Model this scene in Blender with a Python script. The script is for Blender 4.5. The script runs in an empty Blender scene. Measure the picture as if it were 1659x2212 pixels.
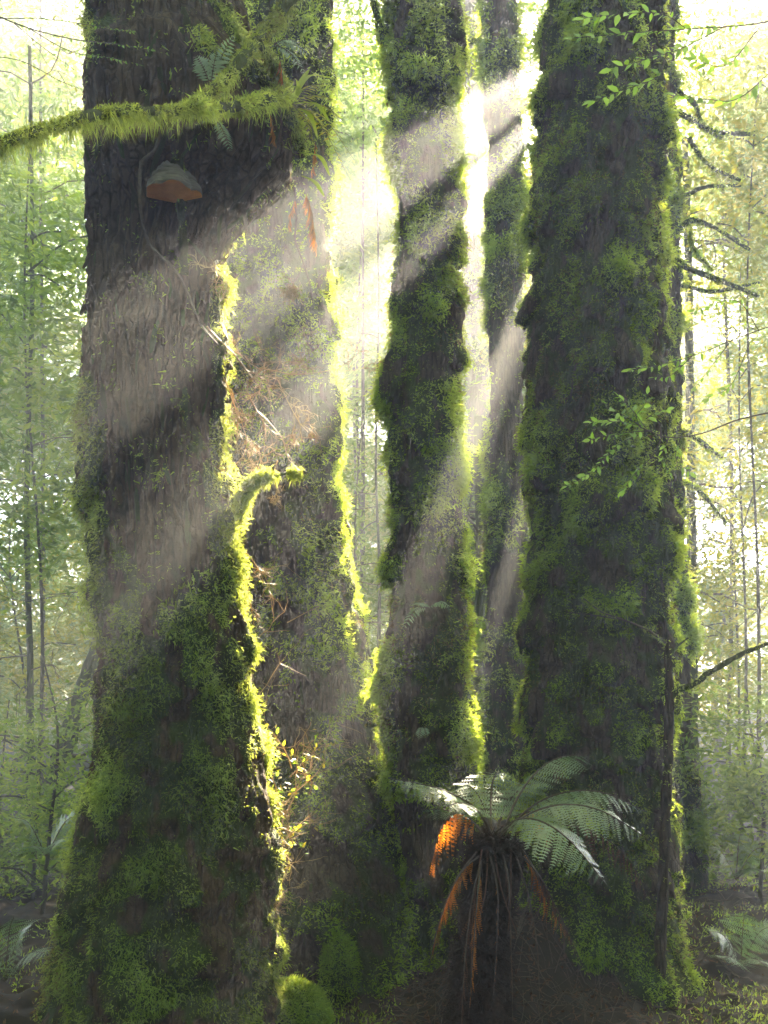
import bpy, math
import numpy as np
from mathutils import Vector, Matrix

# ------------------------------------------------------------------ camera, sky, sun, exposure
F, CX, HY, H = 2300.0, 829.5, 1480.0, 1.7        # focal length, centre column, horizon row (in a 1659 px wide frame), eye height
sc = bpy.context.scene
cam = bpy.data.cameras.new('camera'); camo = bpy.data.objects.new('camera', cam)
sc.collection.objects.link(camo); sc.camera = camo
cam.sensor_fit = 'HORIZONTAL'; cam.sensor_width = 36.0
cam.lens = 36.0 * F / 1659.0
cam.shift_y = (HY - 1106.0) / 1659.0
cam.clip_start = 0.05; cam.clip_end = 500
camo.location = (0, 0, H); camo.rotation_euler = (math.radians(90), 0, 0)

SUN = Vector(((1385 - CX) / F, 1.0, (HY - 30) / F)).normalized()     # towards the sun
sun_el = math.asin(SUN.z); sun_az = math.atan2(SUN.x, SUN.y)
world = bpy.data.worlds.new('World'); sc.world = world; world.use_nodes = True
wn = world.node_tree.nodes; wl = world.node_tree.links
bg = wn['Background']; sky = wn.new('ShaderNodeTexSky'); sky.sky_type = 'NISHITA'; sky.sun_disc = False
sky.sun_elevation = sun_el; sky.sun_rotation = sun_az; sky.altitude = 300; sky.air_density = 0.7; sky.dust_density = 1.3; sky.ozone_density = 0.4
wl.new(sky.outputs[0], bg.inputs[0]); bg.inputs[1].default_value = 0.05
sl = bpy.data.lights.new('sun', 'SUN'); slo = bpy.data.objects.new('sun', sl); sc.collection.objects.link(slo)
sl.energy = 5.0; sl.angle = math.radians(0.4); sl.color = (1.0, 0.87, 0.63)
slo.rotation_euler = SUN.to_track_quat('Z', 'Y').to_euler()
vs = sc.view_settings
vs.view_transform = 'Standard'; vs.look = 'None'; vs.gamma = 1.0; vs.use_curve_mapping = False; vs.exposure = 5.1
cy = sc.cycles
cy.max_bounces = 5; cy.diffuse_bounces = 2; cy.glossy_bounces = 1; cy.transmission_bounces = 3; cy.volume_bounces = 0
cy.transparent_max_bounces = 4; cy.caustics_reflective = False; cy.caustics_refractive = False
cy.sample_clamp_indirect = 4.0
cy.use_adaptive_sampling = True; cy.adaptive_threshold = 0.02
cy.use_denoising = True; cy.denoiser = 'OPENIMAGEDENOISE'

# ------------------------------------------------------------------ helpers
rng = np.random.default_rng(11)
ROOF_GAP = 0.10; ROOF_GAP_NEAR = 0.26
col = sc.collection
def P(x, y, d):                       # a frame position at a depth, as a point of the place
    return np.array([(x - CX) / F * d, d, H + (HY - y) / F * d])
def sm(a, b, x):
    t = np.clip((x - a) / (b - a), 0, 1); return t * t * (3 - 2 * t)
def _hash(i, j, k, s=0):
    h = (i.astype(np.int64) * 374761393 + j.astype(np.int64) * 668265263 + k.astype(np.int64) * 2147483647 + s * 974634777) & 0xffffffff
    h = ((h ^ (h >> 13)) * 1274126177) & 0xffffffff
    h = ((h ^ (h >> 16)) * 2246822519) & 0xffffffff
    return ((h ^ (h >> 15)) & 0xffffff) / float(0xffffff)
def noise(p, s=0):                    # smooth value noise, -1..1
    f = np.floor(p); i = f.astype(np.int64); t = p - f; t = t * t * t * (t * (t * 6 - 15) + 10)
    r = 0
    for a in (0, 1):
        for b in (0, 1):
            for c in (0, 1):
                w = (t[:, 0] if a else 1 - t[:, 0]) * (t[:, 1] if b else 1 - t[:, 1]) * (t[:, 2] if c else 1 - t[:, 2])
                r = r + w * _hash(i[:, 0] + a, i[:, 1] + b, i[:, 2] + c, s)
    return r * 2 - 1
def fbm(p, o=4, s=0, g=0.5):
    r = 0; a = 1; n = 0
    for k in range(o):
        r = r + a * noise(p * (2.03 ** k) + 17.3 * k, s + k); n += a; a *= g
    return r / n
def worley(p, s=0):                   # distance to the nearest feature point and its cell value
    i = np.floor(p).astype(np.int64); best = np.full(len(p), 9.0); cid = np.zeros(len(p))
    for a in (-1, 0, 1):
        for b in (-1, 0, 1):
            for c in (-1, 0, 1):
                x, y, z = i[:, 0] + a, i[:, 1] + b, i[:, 2] + c
                q = np.stack([x + _hash(x, y, z, s), y + _hash(x, y, z, s + 1), z + _hash(x, y, z, s + 2)], 1)
                d = np.linalg.norm(p - q, axis=1); m = d < best
                best = np.where(m, d, best); cid = np.where(m, _hash(x, y, z, s + 3), cid)
    return best, cid
def nrm(v):
    return v / np.maximum(np.linalg.norm(v, axis=-1, keepdims=True), 1e-9)

def mesh(name, V, Fc, mat=None, attrs=None, smooth=True):
    """one mesh from arrays; Fc is an (n,3) or (n,4) index array or a list of such arrays"""
    me = bpy.data.meshes.new(name)
    V = np.ascontiguousarray(V, np.float32)
    Fl = Fc if isinstance(Fc, list) else [Fc]
    Fl = [np.asarray(f, np.int32) for f in Fl if len(f)]
    me.vertices.add(len(V)); me.vertices.foreach_set('co', V.ravel())
    tot = np.concatenate([np.full(len(f), f.shape[1], np.int32) for f in Fl])
    idx = np.concatenate([f.ravel() for f in Fl])
    me.loops.add(len(idx)); me.loops.foreach_set('vertex_index', idx)
    me.polygons.add(len(tot)); st = np.zeros(len(tot), np.int32); st[1:] = np.cumsum(tot)[:-1]
    me.polygons.foreach_set('loop_start', st); me.polygons.foreach_set('loop_total', tot)
    me.polygons.foreach_set('use_smooth', np.full(len(tot), smooth))
    for k, v in (attrs or {}).items():
        at = me.attributes.new(k, 'FLOAT', 'POINT'); at.data.foreach_set('value', np.ascontiguousarray(v, np.float32))
    me.update(calc_edges=True)
    if mat: me.materials.append(mat)
    return me
def obj(name, me, parent=None, kind=None):
    o = bpy.data.objects.new(name, me); col.objects.link(o)
    if parent is not None:
        o.parent = parent; o.matrix_parent_inverse = parent.matrix_world.inverted()
    if kind: o['kind'] = kind
    return o
def tag(o, label, cat=None, group=None, kind=None):
    o['label'] = label
    if cat: o['category'] = cat
    if group: o['group'] = group
    if kind: o['kind'] = kind
    return o
def thing(name, label, cat, loc=(0, 0, 0), group=None):
    o = bpy.data.objects.new(name, None); col.objects.link(o)
    o.empty_display_size = 0.1
    o.matrix_world = Matrix.Translation(Vector([float(c) for c in loc]))
    o.location = [float(c) for c in loc]
    return tag(o, label, cat, group)

class Bag:                            # gathers tubes and blades into one mesh
    def __init__(s): s.V = []; s.F3 = []; s.F4 = []; s.T = []; s.n = 0
    def add(s, V, F3=None, F4=None, t=0.5):
        V = np.asarray(V, float)
        if F3 is not None and len(F3): s.F3.append(np.asarray(F3) + s.n)
        if F4 is not None and len(F4): s.F4.append(np.asarray(F4) + s.n)
        s.V.append(V); s.T.append(np.broadcast_to(np.asarray(t, float), (len(V),)).copy()); s.n += len(V)
    def build(s, name, mat, smooth=True):
        fl = []
        if s.F3: fl.append(np.concatenate(s.F3))
        if s.F4: fl.append(np.concatenate(s.F4))
        return mesh(name, np.concatenate(s.V), fl, mat, {'tint': np.concatenate(s.T)}, smooth)
def spline(pts, n):
    """smooth curve through points (any dimension)"""
    p = np.asarray(pts, float)
    if len(p) == 2: 
        t = np.linspace(0, 1, n)[:, None]; return p[0] * (1 - t) + p[1] * t
    q = np.vstack([2 * p[0] - p[1], p, 2 * p[-1] - p[-2]])
    u = np.linspace(0, len(p) - 1 - 1e-6, n); i = u.astype(int); t = (u - i)[:, None]
    a, b, c, d = q[i], q[i + 1], q[i + 2], q[i + 3]
    return 0.5 * (2 * b + (c - a) * t + (2 * a - 5 * b + 4 * c - d) * t * t + (3 * b - a - 3 * c + d) * t ** 3)
def tube(bag, pts, rad, sides=6, t=0.5, bumpy=0.0, seed=0, cap=True):
    p = np.asarray(pts, float); n = len(p); r = np.broadcast_to(np.asarray(rad, float), (n,))
    T = nrm(np.gradient(p, axis=0)); up = np.array([0.31, 0.17, 0.93])
    A = nrm(np.cross(T, up)); B = np.cross(T, A)
    th = np.linspace(0, 2 * np.pi, sides, endpoint=False)
    D = np.cos(th)[None, :, None] * A[:, None] + np.sin(th)[None, :, None] * B[:, None]
    V = p[:, None] + D * r[:, None, None]
    V = V.reshape(-1, 3)
    if bumpy:
        k = noise(V * (0.6 / max(r.mean(), 1e-3)), seed) * np.repeat(r, sides) * bumpy
        V = V + D.reshape(-1, 3) * k[:, None]
    i = np.arange(n - 1)[:, None] * sides; j = np.arange(sides)[None]; j2 = (j + 1) % sides
    Fq = np.stack([i + j, i + j2, i + sides + j2, i + sides + j], -1).reshape(-1, 4)
    bag.add(V, None, Fq, t)
    return T

# ------------------------------------------------------------------ materials
def new_mat(name):
    m = bpy.data.materials.new(name); m.use_nodes = True
    nt = m.node_tree; nt.nodes.clear()
    return m, nt, nt.nodes.new('ShaderNodeOutputMaterial')
def ramp(nt, fac, stops):
    r = nt.nodes.new('ShaderNodeValToRGB'); e = r.color_ramp.elements
    while len(e) < len(stops): e.new(0.5)
    for k, (p, c) in enumerate(stops): e[k].position = p; e[k].color = (*c, 1)
    nt.links.new(fac, r.inputs[0]); return r.outputs[0]
def attr(nt, n):
    a = nt.nodes.new('ShaderNodeAttribute'); a.attribute_name = n; return a.outputs['Fac']
def tnoise(nt, scale, detail=4, rough=0.55, stretch=None):
    tc = nt.nodes.new('ShaderNodeTexCoord'); n = nt.nodes.new('ShaderNodeTexNoise')
    n.inputs['Scale'].default_value = scale; n.inputs['Detail'].default_value = detail; n.inputs['Roughness'].default_value = rough
    if stretch:
        mp = nt.nodes.new('ShaderNodeMapping'); mp.inputs['Scale'].default_value = stretch
        nt.links.new(tc.outputs['Object'], mp.inputs[0]); nt.links.new(mp.outputs[0], n.inputs['Vector'])
    else: nt.links.new(tc.outputs['Object'], n.inputs['Vector'])
    return n.outputs['Fac']
def math_(nt, op, a, b):
    m = nt.nodes.new('ShaderNodeMath'); m.operation = op
    for k, v in enumerate((a, b)):
        if isinstance(v, (int, float)): m.inputs[k].default_value = v
        else: nt.links.new(v, m.inputs[k])
    return m.outputs[0]
def mix_col(nt, fac, a, b):
    m = nt.nodes.new('ShaderNodeMix'); m.data_type = 'RGBA'
    nt.links.new(fac, m.inputs[0])
    for s, v in ((6, a), (7, b)):
        if isinstance(v, tuple): m.inputs[s].default_value = (*v, 1)
        else: nt.links.new(v, m.inputs[s])
    return m.outputs[2]
def leafy(name, stops, trans=0.5, tcol=(1.0, 1.0, 0.6), gloss=0.06, rough=0.35, tboost=1.0, use='tint'):
    """thin leaf, blade or frond: light from behind shines through"""
    m, nt, out = new_mat(name)
    base = ramp(nt, attr(nt, use), stops)
    oi = nt.nodes.new('ShaderNodeObjectInfo'); hs = nt.nodes.new('ShaderNodeHueSaturation')
    v = math_(nt, 'MULTIPLY_ADD', oi.outputs['Random'], 0.3); nt.nodes[-1].inputs[2].default_value = 0.85
    nt.links.new(v, hs.inputs['Value']); nt.links.new(base, hs.inputs['Color']); base = hs.outputs[0]
    d = nt.nodes.new('ShaderNodeBsdfDiffuse'); nt.links.new(base, d.inputs[0])
    t = nt.nodes.new('ShaderNodeBsdfTranslucent')
    mm = nt.nodes.new('ShaderNodeMix'); mm.data_type = 'RGBA'; mm.blend_type = 'MULTIPLY'; mm.inputs[0].default_value = 1
    nt.links.new(base, mm.inputs[6]); mm.inputs[7].default_value = (tcol[0] * tboost, tcol[1] * tboost, tcol[2] * tboost, 1)
    nt.links.new(mm.outputs[2], t.inputs[0])
    mx = nt.nodes.new('ShaderNodeMixShader'); mx.inputs[0].default_value = trans
    nt.links.new(d.outputs[0], mx.inputs[1]); nt.links.new(t.outputs[0], mx.inputs[2])
    g = nt.nodes.new('ShaderNodeBsdfGlossy'); g.inputs['Roughness'].default_value = rough; g.inputs[0].default_value = (1, 1, 1, 1)
    m2 = nt.nodes.new('ShaderNodeMixShader'); m2.inputs[0].default_value = gloss
    nt.links.new(mx.outputs[0], m2.inputs[1]); nt.links.new(g.outputs[0], m2.inputs[2])
    nt.links.new(m2.outputs[0], out.inputs[0])
    return m
def barky(name, dark, light, moss_a, moss_b, scale=1.0, bump=1.0):
    """furrowed bark with a moss film where the 'moss' attribute says so"""
    m, nt, out = new_mat(name)
    n1 = tnoise(nt, 34 * scale, 6, 0.7, (1, 1, 0.13)); n2 = tnoise(nt, 5 * scale, 4); n3 = tnoise(nt, 110 * scale, 3, 0.7)
    tc = nt.nodes.new('ShaderNodeTexCoord'); mp = nt.nodes.new('ShaderNodeMapping'); mp.inputs['Scale'].default_value = (1, 1, 0.12)
    wob = nt.nodes.new('ShaderNodeVectorMath'); wob.operation = 'MULTIPLY_ADD'; wob.inputs[1].default_value = (0.03, 0.03, 0.03)
    nz_ = nt.nodes.new('ShaderNodeTexNoise'); nz_.inputs['Scale'].default_value = 14 * scale; nt.links.new(tc.outputs['Object'], nz_.inputs['Vector'])
    nt.links.new(nz_.outputs['Color'], wob.inputs[0]); nt.links.new(tc.outputs['Object'], wob.inputs[2])
    nt.links.new(wob.outputs[0], mp.inputs[0])
    vo = nt.nodes.new('ShaderNodeTexVoronoi'); vo.feature = 'DISTANCE_TO_EDGE'; vo.inputs['Scale'].default_value = 30 * scale
    nt.links.new(mp.outputs[0], vo.inputs['Vector'])
    cr = nt.nodes.new('ShaderNodeMapRange'); cr.inputs[1].default_value = 0.0; cr.inputs[2].default_value = 0.16; nt.links.new(vo.outputs['Distance'], cr.inputs[0])
    f = math_(nt, 'ADD', math_(nt, 'MULTIPLY', n1, 0.45), math_(nt, 'MULTIPLY', n2, 0.35))
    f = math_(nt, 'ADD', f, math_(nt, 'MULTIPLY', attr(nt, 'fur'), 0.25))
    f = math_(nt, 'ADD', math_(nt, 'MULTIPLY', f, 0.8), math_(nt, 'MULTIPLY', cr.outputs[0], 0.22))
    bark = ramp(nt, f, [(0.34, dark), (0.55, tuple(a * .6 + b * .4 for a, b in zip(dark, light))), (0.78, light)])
    mossc = ramp(nt, math_(nt, 'ADD', math_(nt, 'MULTIPLY', n2, 0.6), math_(nt, 'MULTIPLY', n3, 0.4)), [(0.3, moss_a), (0.65, moss_b)])
    fac = math_(nt, 'ADD', attr(nt, 'moss'), math_(nt, 'MULTIPLY', n3, 0.4))
    mr = nt.nodes.new('ShaderNodeMapRange'); mr.inputs[1].default_value = 0.42; mr.inputs[2].default_value = 0.75
    nt.links.new(fac, mr.inputs[0])
    c = mix_col(nt, mr.outputs[0], bark, mossc)
    pr = nt.nodes.new('ShaderNodeBsdfPrincipled'); nt.links.new(c, pr.inputs['Base Color'])
    pr.inputs['Roughness'].default_value = 0.85; pr.inputs['Specular IOR Level'].default_value = 0.2
    bp = nt.nodes.new('ShaderNodeBump'); bp.inputs['Strength'].default_value = bump; bp.inputs['Distance'].default_value = 0.05
    hh = math_(nt, 'ADD', math_(nt, 'MULTIPLY', n1, 0.8), math_(nt, 'MULTIPLY', n3, 0.45))
    nt.links.new(math_(nt, 'ADD', hh, math_(nt, 'MULTIPLY', cr.outputs[0], 0.22)), bp.inputs['Height']); nt.links.new(bp.outputs[0], pr.inputs['Normal'])
    nt.links.new(pr.outputs[0], out.inputs[0])
    return m
def plain(name, a, b, scale=20, rough=0.8, bump=0.4, stretch=None, spec=0.25):
    m, nt, out = new_mat(name)
    n = tnoise(nt, scale, 5, 0.6, stretch)
    c = ramp(nt, n, [(0.3, a), (0.7, b)])
    pr = nt.nodes.new('ShaderNodeBsdfPrincipled'); nt.links.new(c, pr.inputs['Base Color'])
    pr.inputs['Roughness'].default_value = rough; pr.inputs['Specular IOR Level'].default_value = spec
    bp = nt.nodes.new('ShaderNodeBump'); bp.inputs['Strength'].default_value = bump; bp.inputs['Distance'].default_value = 0.01
    nt.links.new(n, bp.inputs['Height']); nt.links.new(bp.outputs[0], pr.inputs['Normal'])
    nt.links.new(pr.outputs[0], out.inputs[0]); return m

MOSSFILM = ((0.020, 0.024, 0.008), (0.062, 0.088, 0.016))
M = {
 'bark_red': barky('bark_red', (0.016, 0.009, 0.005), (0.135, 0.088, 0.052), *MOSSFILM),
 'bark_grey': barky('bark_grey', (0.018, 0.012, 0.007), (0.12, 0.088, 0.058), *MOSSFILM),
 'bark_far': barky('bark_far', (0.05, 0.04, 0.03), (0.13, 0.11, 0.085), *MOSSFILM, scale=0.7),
 'moss_feather': leafy('moss_feather', [(0.0, (0.065, 0.062, 0.02)), (0.28, (0.085, 0.145, 0.022)), (0.6, (0.13, 0.24, 0.032)), (1.0, (0.20, 0.35, 0.05))], 0.6, (1.95, 1.2, 1.3), 0.02, 0.5, 1.5),
 'moss_cushion': leafy('moss_cushion', [(0.0, (0.08, 0.072, 0.02)), (0.2, (0.10, 0.19, 0.018)), (0.55, (0.155, 0.31, 0.022)), (1.0, (0.23, 0.42, 0.04))], 0.6, (1.95, 1.2, 1.3), 0.02, 0.5, 1.5),
 'leaf': leafy('leaf', [(0.0, (0.045, 0.075, 0.012)), (0.5, (0.08, 0.13, 0.018)), (1.0, (0.15, 0.19, 0.026))], 0.5, (1.3, 1.25, 0.40), 0.03, 0.4, 2.4),
 'leaf_pale': leafy('leaf_pale', [(0.0, (0.06, 0.10, 0.025)), (0.5, (0.10, 0.16, 0.035)), (1.0, (0.18, 0.22, 0.045))], 0.5, (1.25, 1.25, 0.55), 0.03, 0.4, 2.2),
 'leaf_yellow': leafy('leaf_yellow', [(0.0, (0.08, 0.11, 0.015)), (0.5, (0.14, 0.17, 0.02)), (1.0, (0.24, 0.22, 0.03))], 0.55, (1.3, 1.15, 0.35), 0.03, 0.4, 2.0),
 'frond': leafy('frond', [(0.0, (0.05, 0.10, 0.045)), (0.5, (0.08, 0.155, 0.07)), (1.0, (0.12, 0.20, 0.08))], 0.4, (1.3, 1.3, 0.30), 0.14, 0.42, 1.5),
 'frond_dead': leafy('frond_dead', [(0.0, (0.14, 0.055, 0.012)), (0.5, (0.28, 0.12, 0.02)), (1.0, (0.42, 0.20, 0.035))], 0.55, (1.35, 1.0, 0.35), 0.02, 0.5, 1.7),
 'frond_brown': leafy('frond_brown', [(0.0, (0.07, 0.035, 0.02)), (1.0, (0.16, 0.085, 0.05))], 0.35, (1.2, 0.9, 0.6), 0.02, 0.5),
 'twig_dry': leafy('twig_dry', [(0.0, (0.17, 0.125, 0.06)), (1.0, (0.38, 0.30, 0.16))], 0.5, (1.12, 1.0, 0.68), 0.04, 0.4, 1.35),
 'twig': plain('twig', (0.05, 0.035, 0.024), (0.13, 0.10, 0.075), 40),
 'soil': plain('soil', (0.010, 0.007, 0.005), (0.045, 0.030, 0.020), 9, 0.95, 1.0),
 'fungus_top': plain('fungus_top', (0.035, 0.030, 0.028), (0.19, 0.17, 0.155), 14, 0.8, 0.6, (1, 1, 6)),
 'fungus_pore': plain('fungus_pore', (0.60, 0.27, 0.075), (0.75, 0.37, 0.12), 30, 0.8, 0.15),
 'leaf_fresh': leafy('leaf_fresh', [(0.0, (0.09, 0.17, 0.02)), (0.6, (0.13, 0.24, 0.025)), (1.0, (0.19, 0.31, 0.03))], 0.5, (1.2, 1.2, 0.4), 0.05, 0.35, 1.6),
 'fibre': leafy('fibre', [(0.0, (0.014, 0.008, 0.005)), (1.0, (0.07, 0.035, 0.018))], 0.3, (1.2, 0.9, 0.6), 0.02, 0.5),
 'web': leafy('web', [(0, (0.6, 0.6, 0.55)), (1, (0.7, 0.7, 0.65))], 0.5, (1, 1, 1), 0.1, 0.3, 1.0),
}

# ------------------------------------------------------------------ mossy trunks
def trunk_mesh(keys, D, nth, nz, ztop, seed, bark=0.016, lump=0.05, flute=0.03, cush=0.05, cfreq=5.0, moss_bias=0.0,
               moss_fn=None, bulge=None, base_flare=0.0, sag=0.5, kf=26.0, lean=0.0, toe=0.0):
    ks = sorted(((H + (HY - y) / F * D), (xl + xr) / 2, (xr - xl) / 2) for y, xl, xr in keys)
    kz = np.array([k[0] for k in ks]); kc = np.array([(k[1] - CX) / F * D for k in ks]); kr = np.array([k[2] / F * D for k in ks])
    z0 = min(kz[0], -0.25); z = np.linspace(z0, ztop, nz)
    def interp(v):
        e = np.interp(z, kz, v); k = np.ones(7) / 7; ep = np.pad(e, 3, 'edge'); return np.convolve(ep, k, 'valid')
    cx, R = interp(kc), interp(kr) - 0.012
    R = R * np.where(z > kz[-1], 1 - 0.02 * (z - kz[-1]), 1)
    t = np.linspace(-1, 1, nth, endpoint=False); th = np.pi * (0.62 * t + 0.38 * t ** 3)
    Z, TH = np.meshgrid(z, th, indexing='ij'); RR = np.repeat(R, nth).reshape(Z.shape); C = np.repeat(cx, nth).reshape(Z.shape)
    n = np.stack([np.sin(TH), -np.cos(TH), 0 * TH], -1).reshape(-1, 3)
    zf = Z.ravel(); rf = RR.ravel(); thf = TH.ravel(); Rm = float(np.median(R))
    q = np.stack([np.sin(thf) * Rm, -np.cos(thf) * Rm, zf], 1) + seed * 3.7
    yscale = np.ones_like(rf) if bulge is None else bulge(zf)
    d = lump * fbm(q * np.array([2.2, 2.2, 1.1]), 3, seed) + flute * noise(q * np.array([7, 7, 0.5]), seed + 5) + 0.012 * fbm(q * np.array([14, 14, 9.0]), 3, seed + 6, 0.65)
    if base_flare:
        d = d + base_flare * np.exp(-np.maximum(zf - 0.0, 0) / 0.45) * (0.3 + np.maximum(0, np.cos(thf * 4 + seed)))
    m = fbm(q * np.array([3.0, 3.0, 2.0]), 4, seed + 9) * 0.9 + moss_bias
    if moss_fn is not None: m = m + moss_fn(thf, zf, q)
    m = sm(-0.12, 0.28, m)
    wq = q * np.array([kf, kf, kf * 0.13]) + 0.6 * np.stack([noise(q * 6, seed + 20)] * 3, 1)
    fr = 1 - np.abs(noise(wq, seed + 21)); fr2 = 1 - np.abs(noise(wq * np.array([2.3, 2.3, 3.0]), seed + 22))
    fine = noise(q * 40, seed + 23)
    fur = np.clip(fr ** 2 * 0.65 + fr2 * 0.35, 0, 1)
    d = d + bark * (fr ** 3 * 1.3 + fr2 ** 2 * 0.6 - 0.9) * (1 - 0.7 * m) + 0.003 * fine
    f1, cid = worley(q * cfreq * np.array([1, 1, 0.8]), seed + 30)
    f2, cid2 = worley(q * cfreq * 2.3, seed + 40)
    cb = np.sqrt(np.clip(1 - (f1 / 0.62) ** 2, 0, 1)) * (0.25 + 0.75 * cid) + 0.35 * np.sqrt(np.clip(1 - (f2 / 0.6) ** 2, 0, 1)) * cid2
    cm = sm(0.35, 0.8, m)
    d = d + cush * cb * cm + 0.006 * m
    x = C.ravel() + n[:, 0] * (rf + d); y = D - toe * sm(1.3, -0.1, zf) + n[:, 1] * (rf * yscale + d)
    zz = zf - sag * cush * cb * cm
    V = np.stack([x, y, zz], 1)
    i = np.arange(nz - 1)[:, None] * nth; j = np.arange(nth)[None]; j2 = (j + 1) % nth
    Fq = np.stack([i + j, i + j2, i + nth + j2, i + nth + j], -1).reshape(-1, 4)
    hue = 0.5 + 0.5 * fbm(q * np.array([1.6, 1.6, 1.0]), 3, seed + 50) + 0.35 * (cb - 0.4) * cm + 0.25 * (cid - 0.5)
    clump = fbm(q * np.array([9, 9, 6.0]), 3, seed + 70, 0.6)
    return V, Fq, m, hue, fur, clump, cb * cm
def scatter(V, Fq, w, N, rg):
    a, b, c, d = V[Fq[:, 0]], V[Fq[:, 1]], V[Fq[:, 2]], V[Fq[:, 3]]
    nn = np.cross(c - a, d - b); ar = np.linalg.norm(nn, axis=1) * 0.5
    p = ar * w[Fq].mean(1); p = p / p.sum()
    f = rg.choice(len(Fq), N, p=p); u, v = rg.random((2, N, 1))
    pos = (a[f] * (1 - u) + b[f] * u) * (1 - v) + (d[f] * (1 - u) + c[f] * u) * v
    return pos, nrm(nn)[f], f
def blades(pos, n, rg, per=8, L=0.03, wd=0.005, out=0.7, down=0.4, rnd=0.6, spread=0.012, tint=None, sizes=None, tone=0.25):
    """tufts of narrow moss leaves, one triangle each"""
    N = len(pos); K = N * per
    s = np.repeat(np.ones(N) if sizes is None else sizes, per)
    p = np.repeat(pos, per, 0) + rg.normal(0, spread, (K, 3)) * s[:, None]
    nn = np.repeat(n, per, 0)
    p = p - nn * 0.003
    dr = nrm(nn * out + np.array([0, 0, -1.0]) * down + rg.normal(0, rnd, (K, 3)))
    l = L * rg.uniform(0.5, 1.3, K) * s; w = wd * rg.uniform(0.7, 1.3, K) * s
    sd = nrm(np.cross(dr, nrm(rg.normal(0, 1, (K, 3)))))
    V = np.empty((K, 3, 3)); V[:, 0] = p - sd * w[:, None]; V[:, 1] = p + sd * w[:, None]; V[:, 2] = p + dr * l[:, None]
    Fc = np.arange(K * 3).reshape(K, 3)
    tt = np.clip(np.repeat((np.full(N, 0.5) if tint is None else tint) + rg.normal(0, tone * 0.6, N), per) + rg.normal(0, tone * 0.5, K), 0, 1)
    return V.reshape(-1, 3), Fc, np.repeat(tt, 3)

def mossy_tree(label, keys, D, nth, nz, ztop, seed, mat, moss_mat, ntuft, blade=None, front=True, wpow=1.0, **kw):
    V, Fq, m, hue, fur, clump, cb = trunk_mesh(keys, D, nth, nz, ztop, seed, **kw)
    cx = V[:nth].mean(0)
    root = thing('beech_tree', label, 'tree', (cx[0], D, 0.0))
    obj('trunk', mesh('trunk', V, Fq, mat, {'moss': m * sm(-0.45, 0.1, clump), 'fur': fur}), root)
    rg = np.random.default_rng(seed + 100)
    w = np.clip(m, 0.03, 1) ** wpow * (0.12 + sm(-0.26, 0.35, clump)) * (0.7 + 1.0 * cb)
    w = w * np.where(V[:, 1] > D + 0.15, 0.35, 1.0) * np.where(V[:, 2] > H + (HY + 60) / F * D, 0.1, 1.0)
    pos, n, f = scatter(V, Fq, w, ntuft, rg)
    bd = dict(per=8, L=0.03, wd=0.005); bd.update(blade or {}); bd['per'] += 2; bd['L'] *= 0.85; bd['wd'] *= 0.8
    bv, bf, bt = blades(pos, n, rg, tint=hue[Fq[f, 0]] * 0.8 + 0.4 * clump[Fq[f, 0]], sizes=rg.uniform(0.5, 1.2, ntuft) * np.clip(0.85 + 1.1 * clump[Fq[f, 0]], 0.4, 1.8), **bd)
    obj('moss', mesh('moss', bv, bf, moss_mat, {'tint': bt}, False), root, 'stuff')
    return root, V, Fq, m

zA = lambda y: H + (HY - y) / F * 4.7
def a_bulge(z): return 1 + 0.12 * sm(zA(520), zA(380), z) - 0.16 * np.exp(-((z - zA(500)) / 0.16) ** 2)
def a_moss(th, z, q):        # the hollow under the burl and the bark under it are bare
    cav = sm(zA(660), zA(540), z) * (1 - sm(zA(310), zA(240), z))
    return -1.1 * cav - 0.12 * sm(zA(1150), zA(800), z) * (1 - cav) * (1 - sm(zA(310), zA(240), z)) + 0.12 * sm(zA(310), zA(200), z) + 0.25 * sm(zA(1100), zA(1500), z) + 0.7 * sm(1.05, 1.45, th) * sm(0.5, 0.9, z)
A_KEYS = [(-60, 215, 500), (60, 205, 520), (150, 196, 556), (215, 190, 612), (300, 188, 632), (370, 190, 632), (415, 191, 602), (450, 192, 560), (500, 193, 515), (560, 194, 484), (640, 193, 480), (750, 188, 480), (820, 182, 479), (900, 184, 478), (1050, 192, 488), (1200, 207, 506), (1330, 214, 522), (1450, 214, 541), (1600, 206, 555), (1750, 184, 576), (1900, 165, 580), (2000, 148, 580), (2100, 125, 572), (2250, 90, 575), (2500, 40, 600)]
treeA = mossy_tree('giant mossy trunk nearest on the left, with a burl and a bracket fungus', A_KEYS, 4.7, 180, 560, 5.2, 1, M['bark_red'], M['moss_feather'], 19000,
    dict(per=10, L=0.026, wd=0.0038, out=0.55, down=0.5, rnd=0.55, spread=0.016), moss_fn=a_moss, bulge=a_bulge, moss_bias=0.12, lump=0.035, flute=0.02, cush=0.065, cfreq=6.0, bark=0.026)
B_KEYS = [(-60, 520, 690), (60, 525, 697), (400, 488, 703), (560, 470, 704), (750, 465, 710), (1000, 478, 722), (1200, 480, 748), (1400, 490, 776), (1600, 500, 806), (1750, 515, 838), (1900, 530, 880), (2000, 540, 910), (2170, 560, 962), (2300, 560, 1000)]
def b_moss(th, z, q): return 0.45 * sm(0.5, 1.2, th) + 0.25 * sm(2.2, 0.8, z) - 0.35 * np.exp(-((th + 0.3) / 0.7) ** 2)
treeB = mossy_tree('leaning mossy trunk just behind the fungus tree, flaring into a lit root', B_KEYS, 6.7, 150, 520, 6.6, 2, M['bark_grey'], M['moss_cushion'], 14000,
    dict(per=9, L=0.03, wd=0.005, out=0.8, down=0.35, rnd=0.5, spread=0.016), toe=0.35, moss_fn=b_moss, moss_bias=0.3, lump=0.04, flute=0.025, cush=0.09, cfreq=4.2, bark=0.028)
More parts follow.
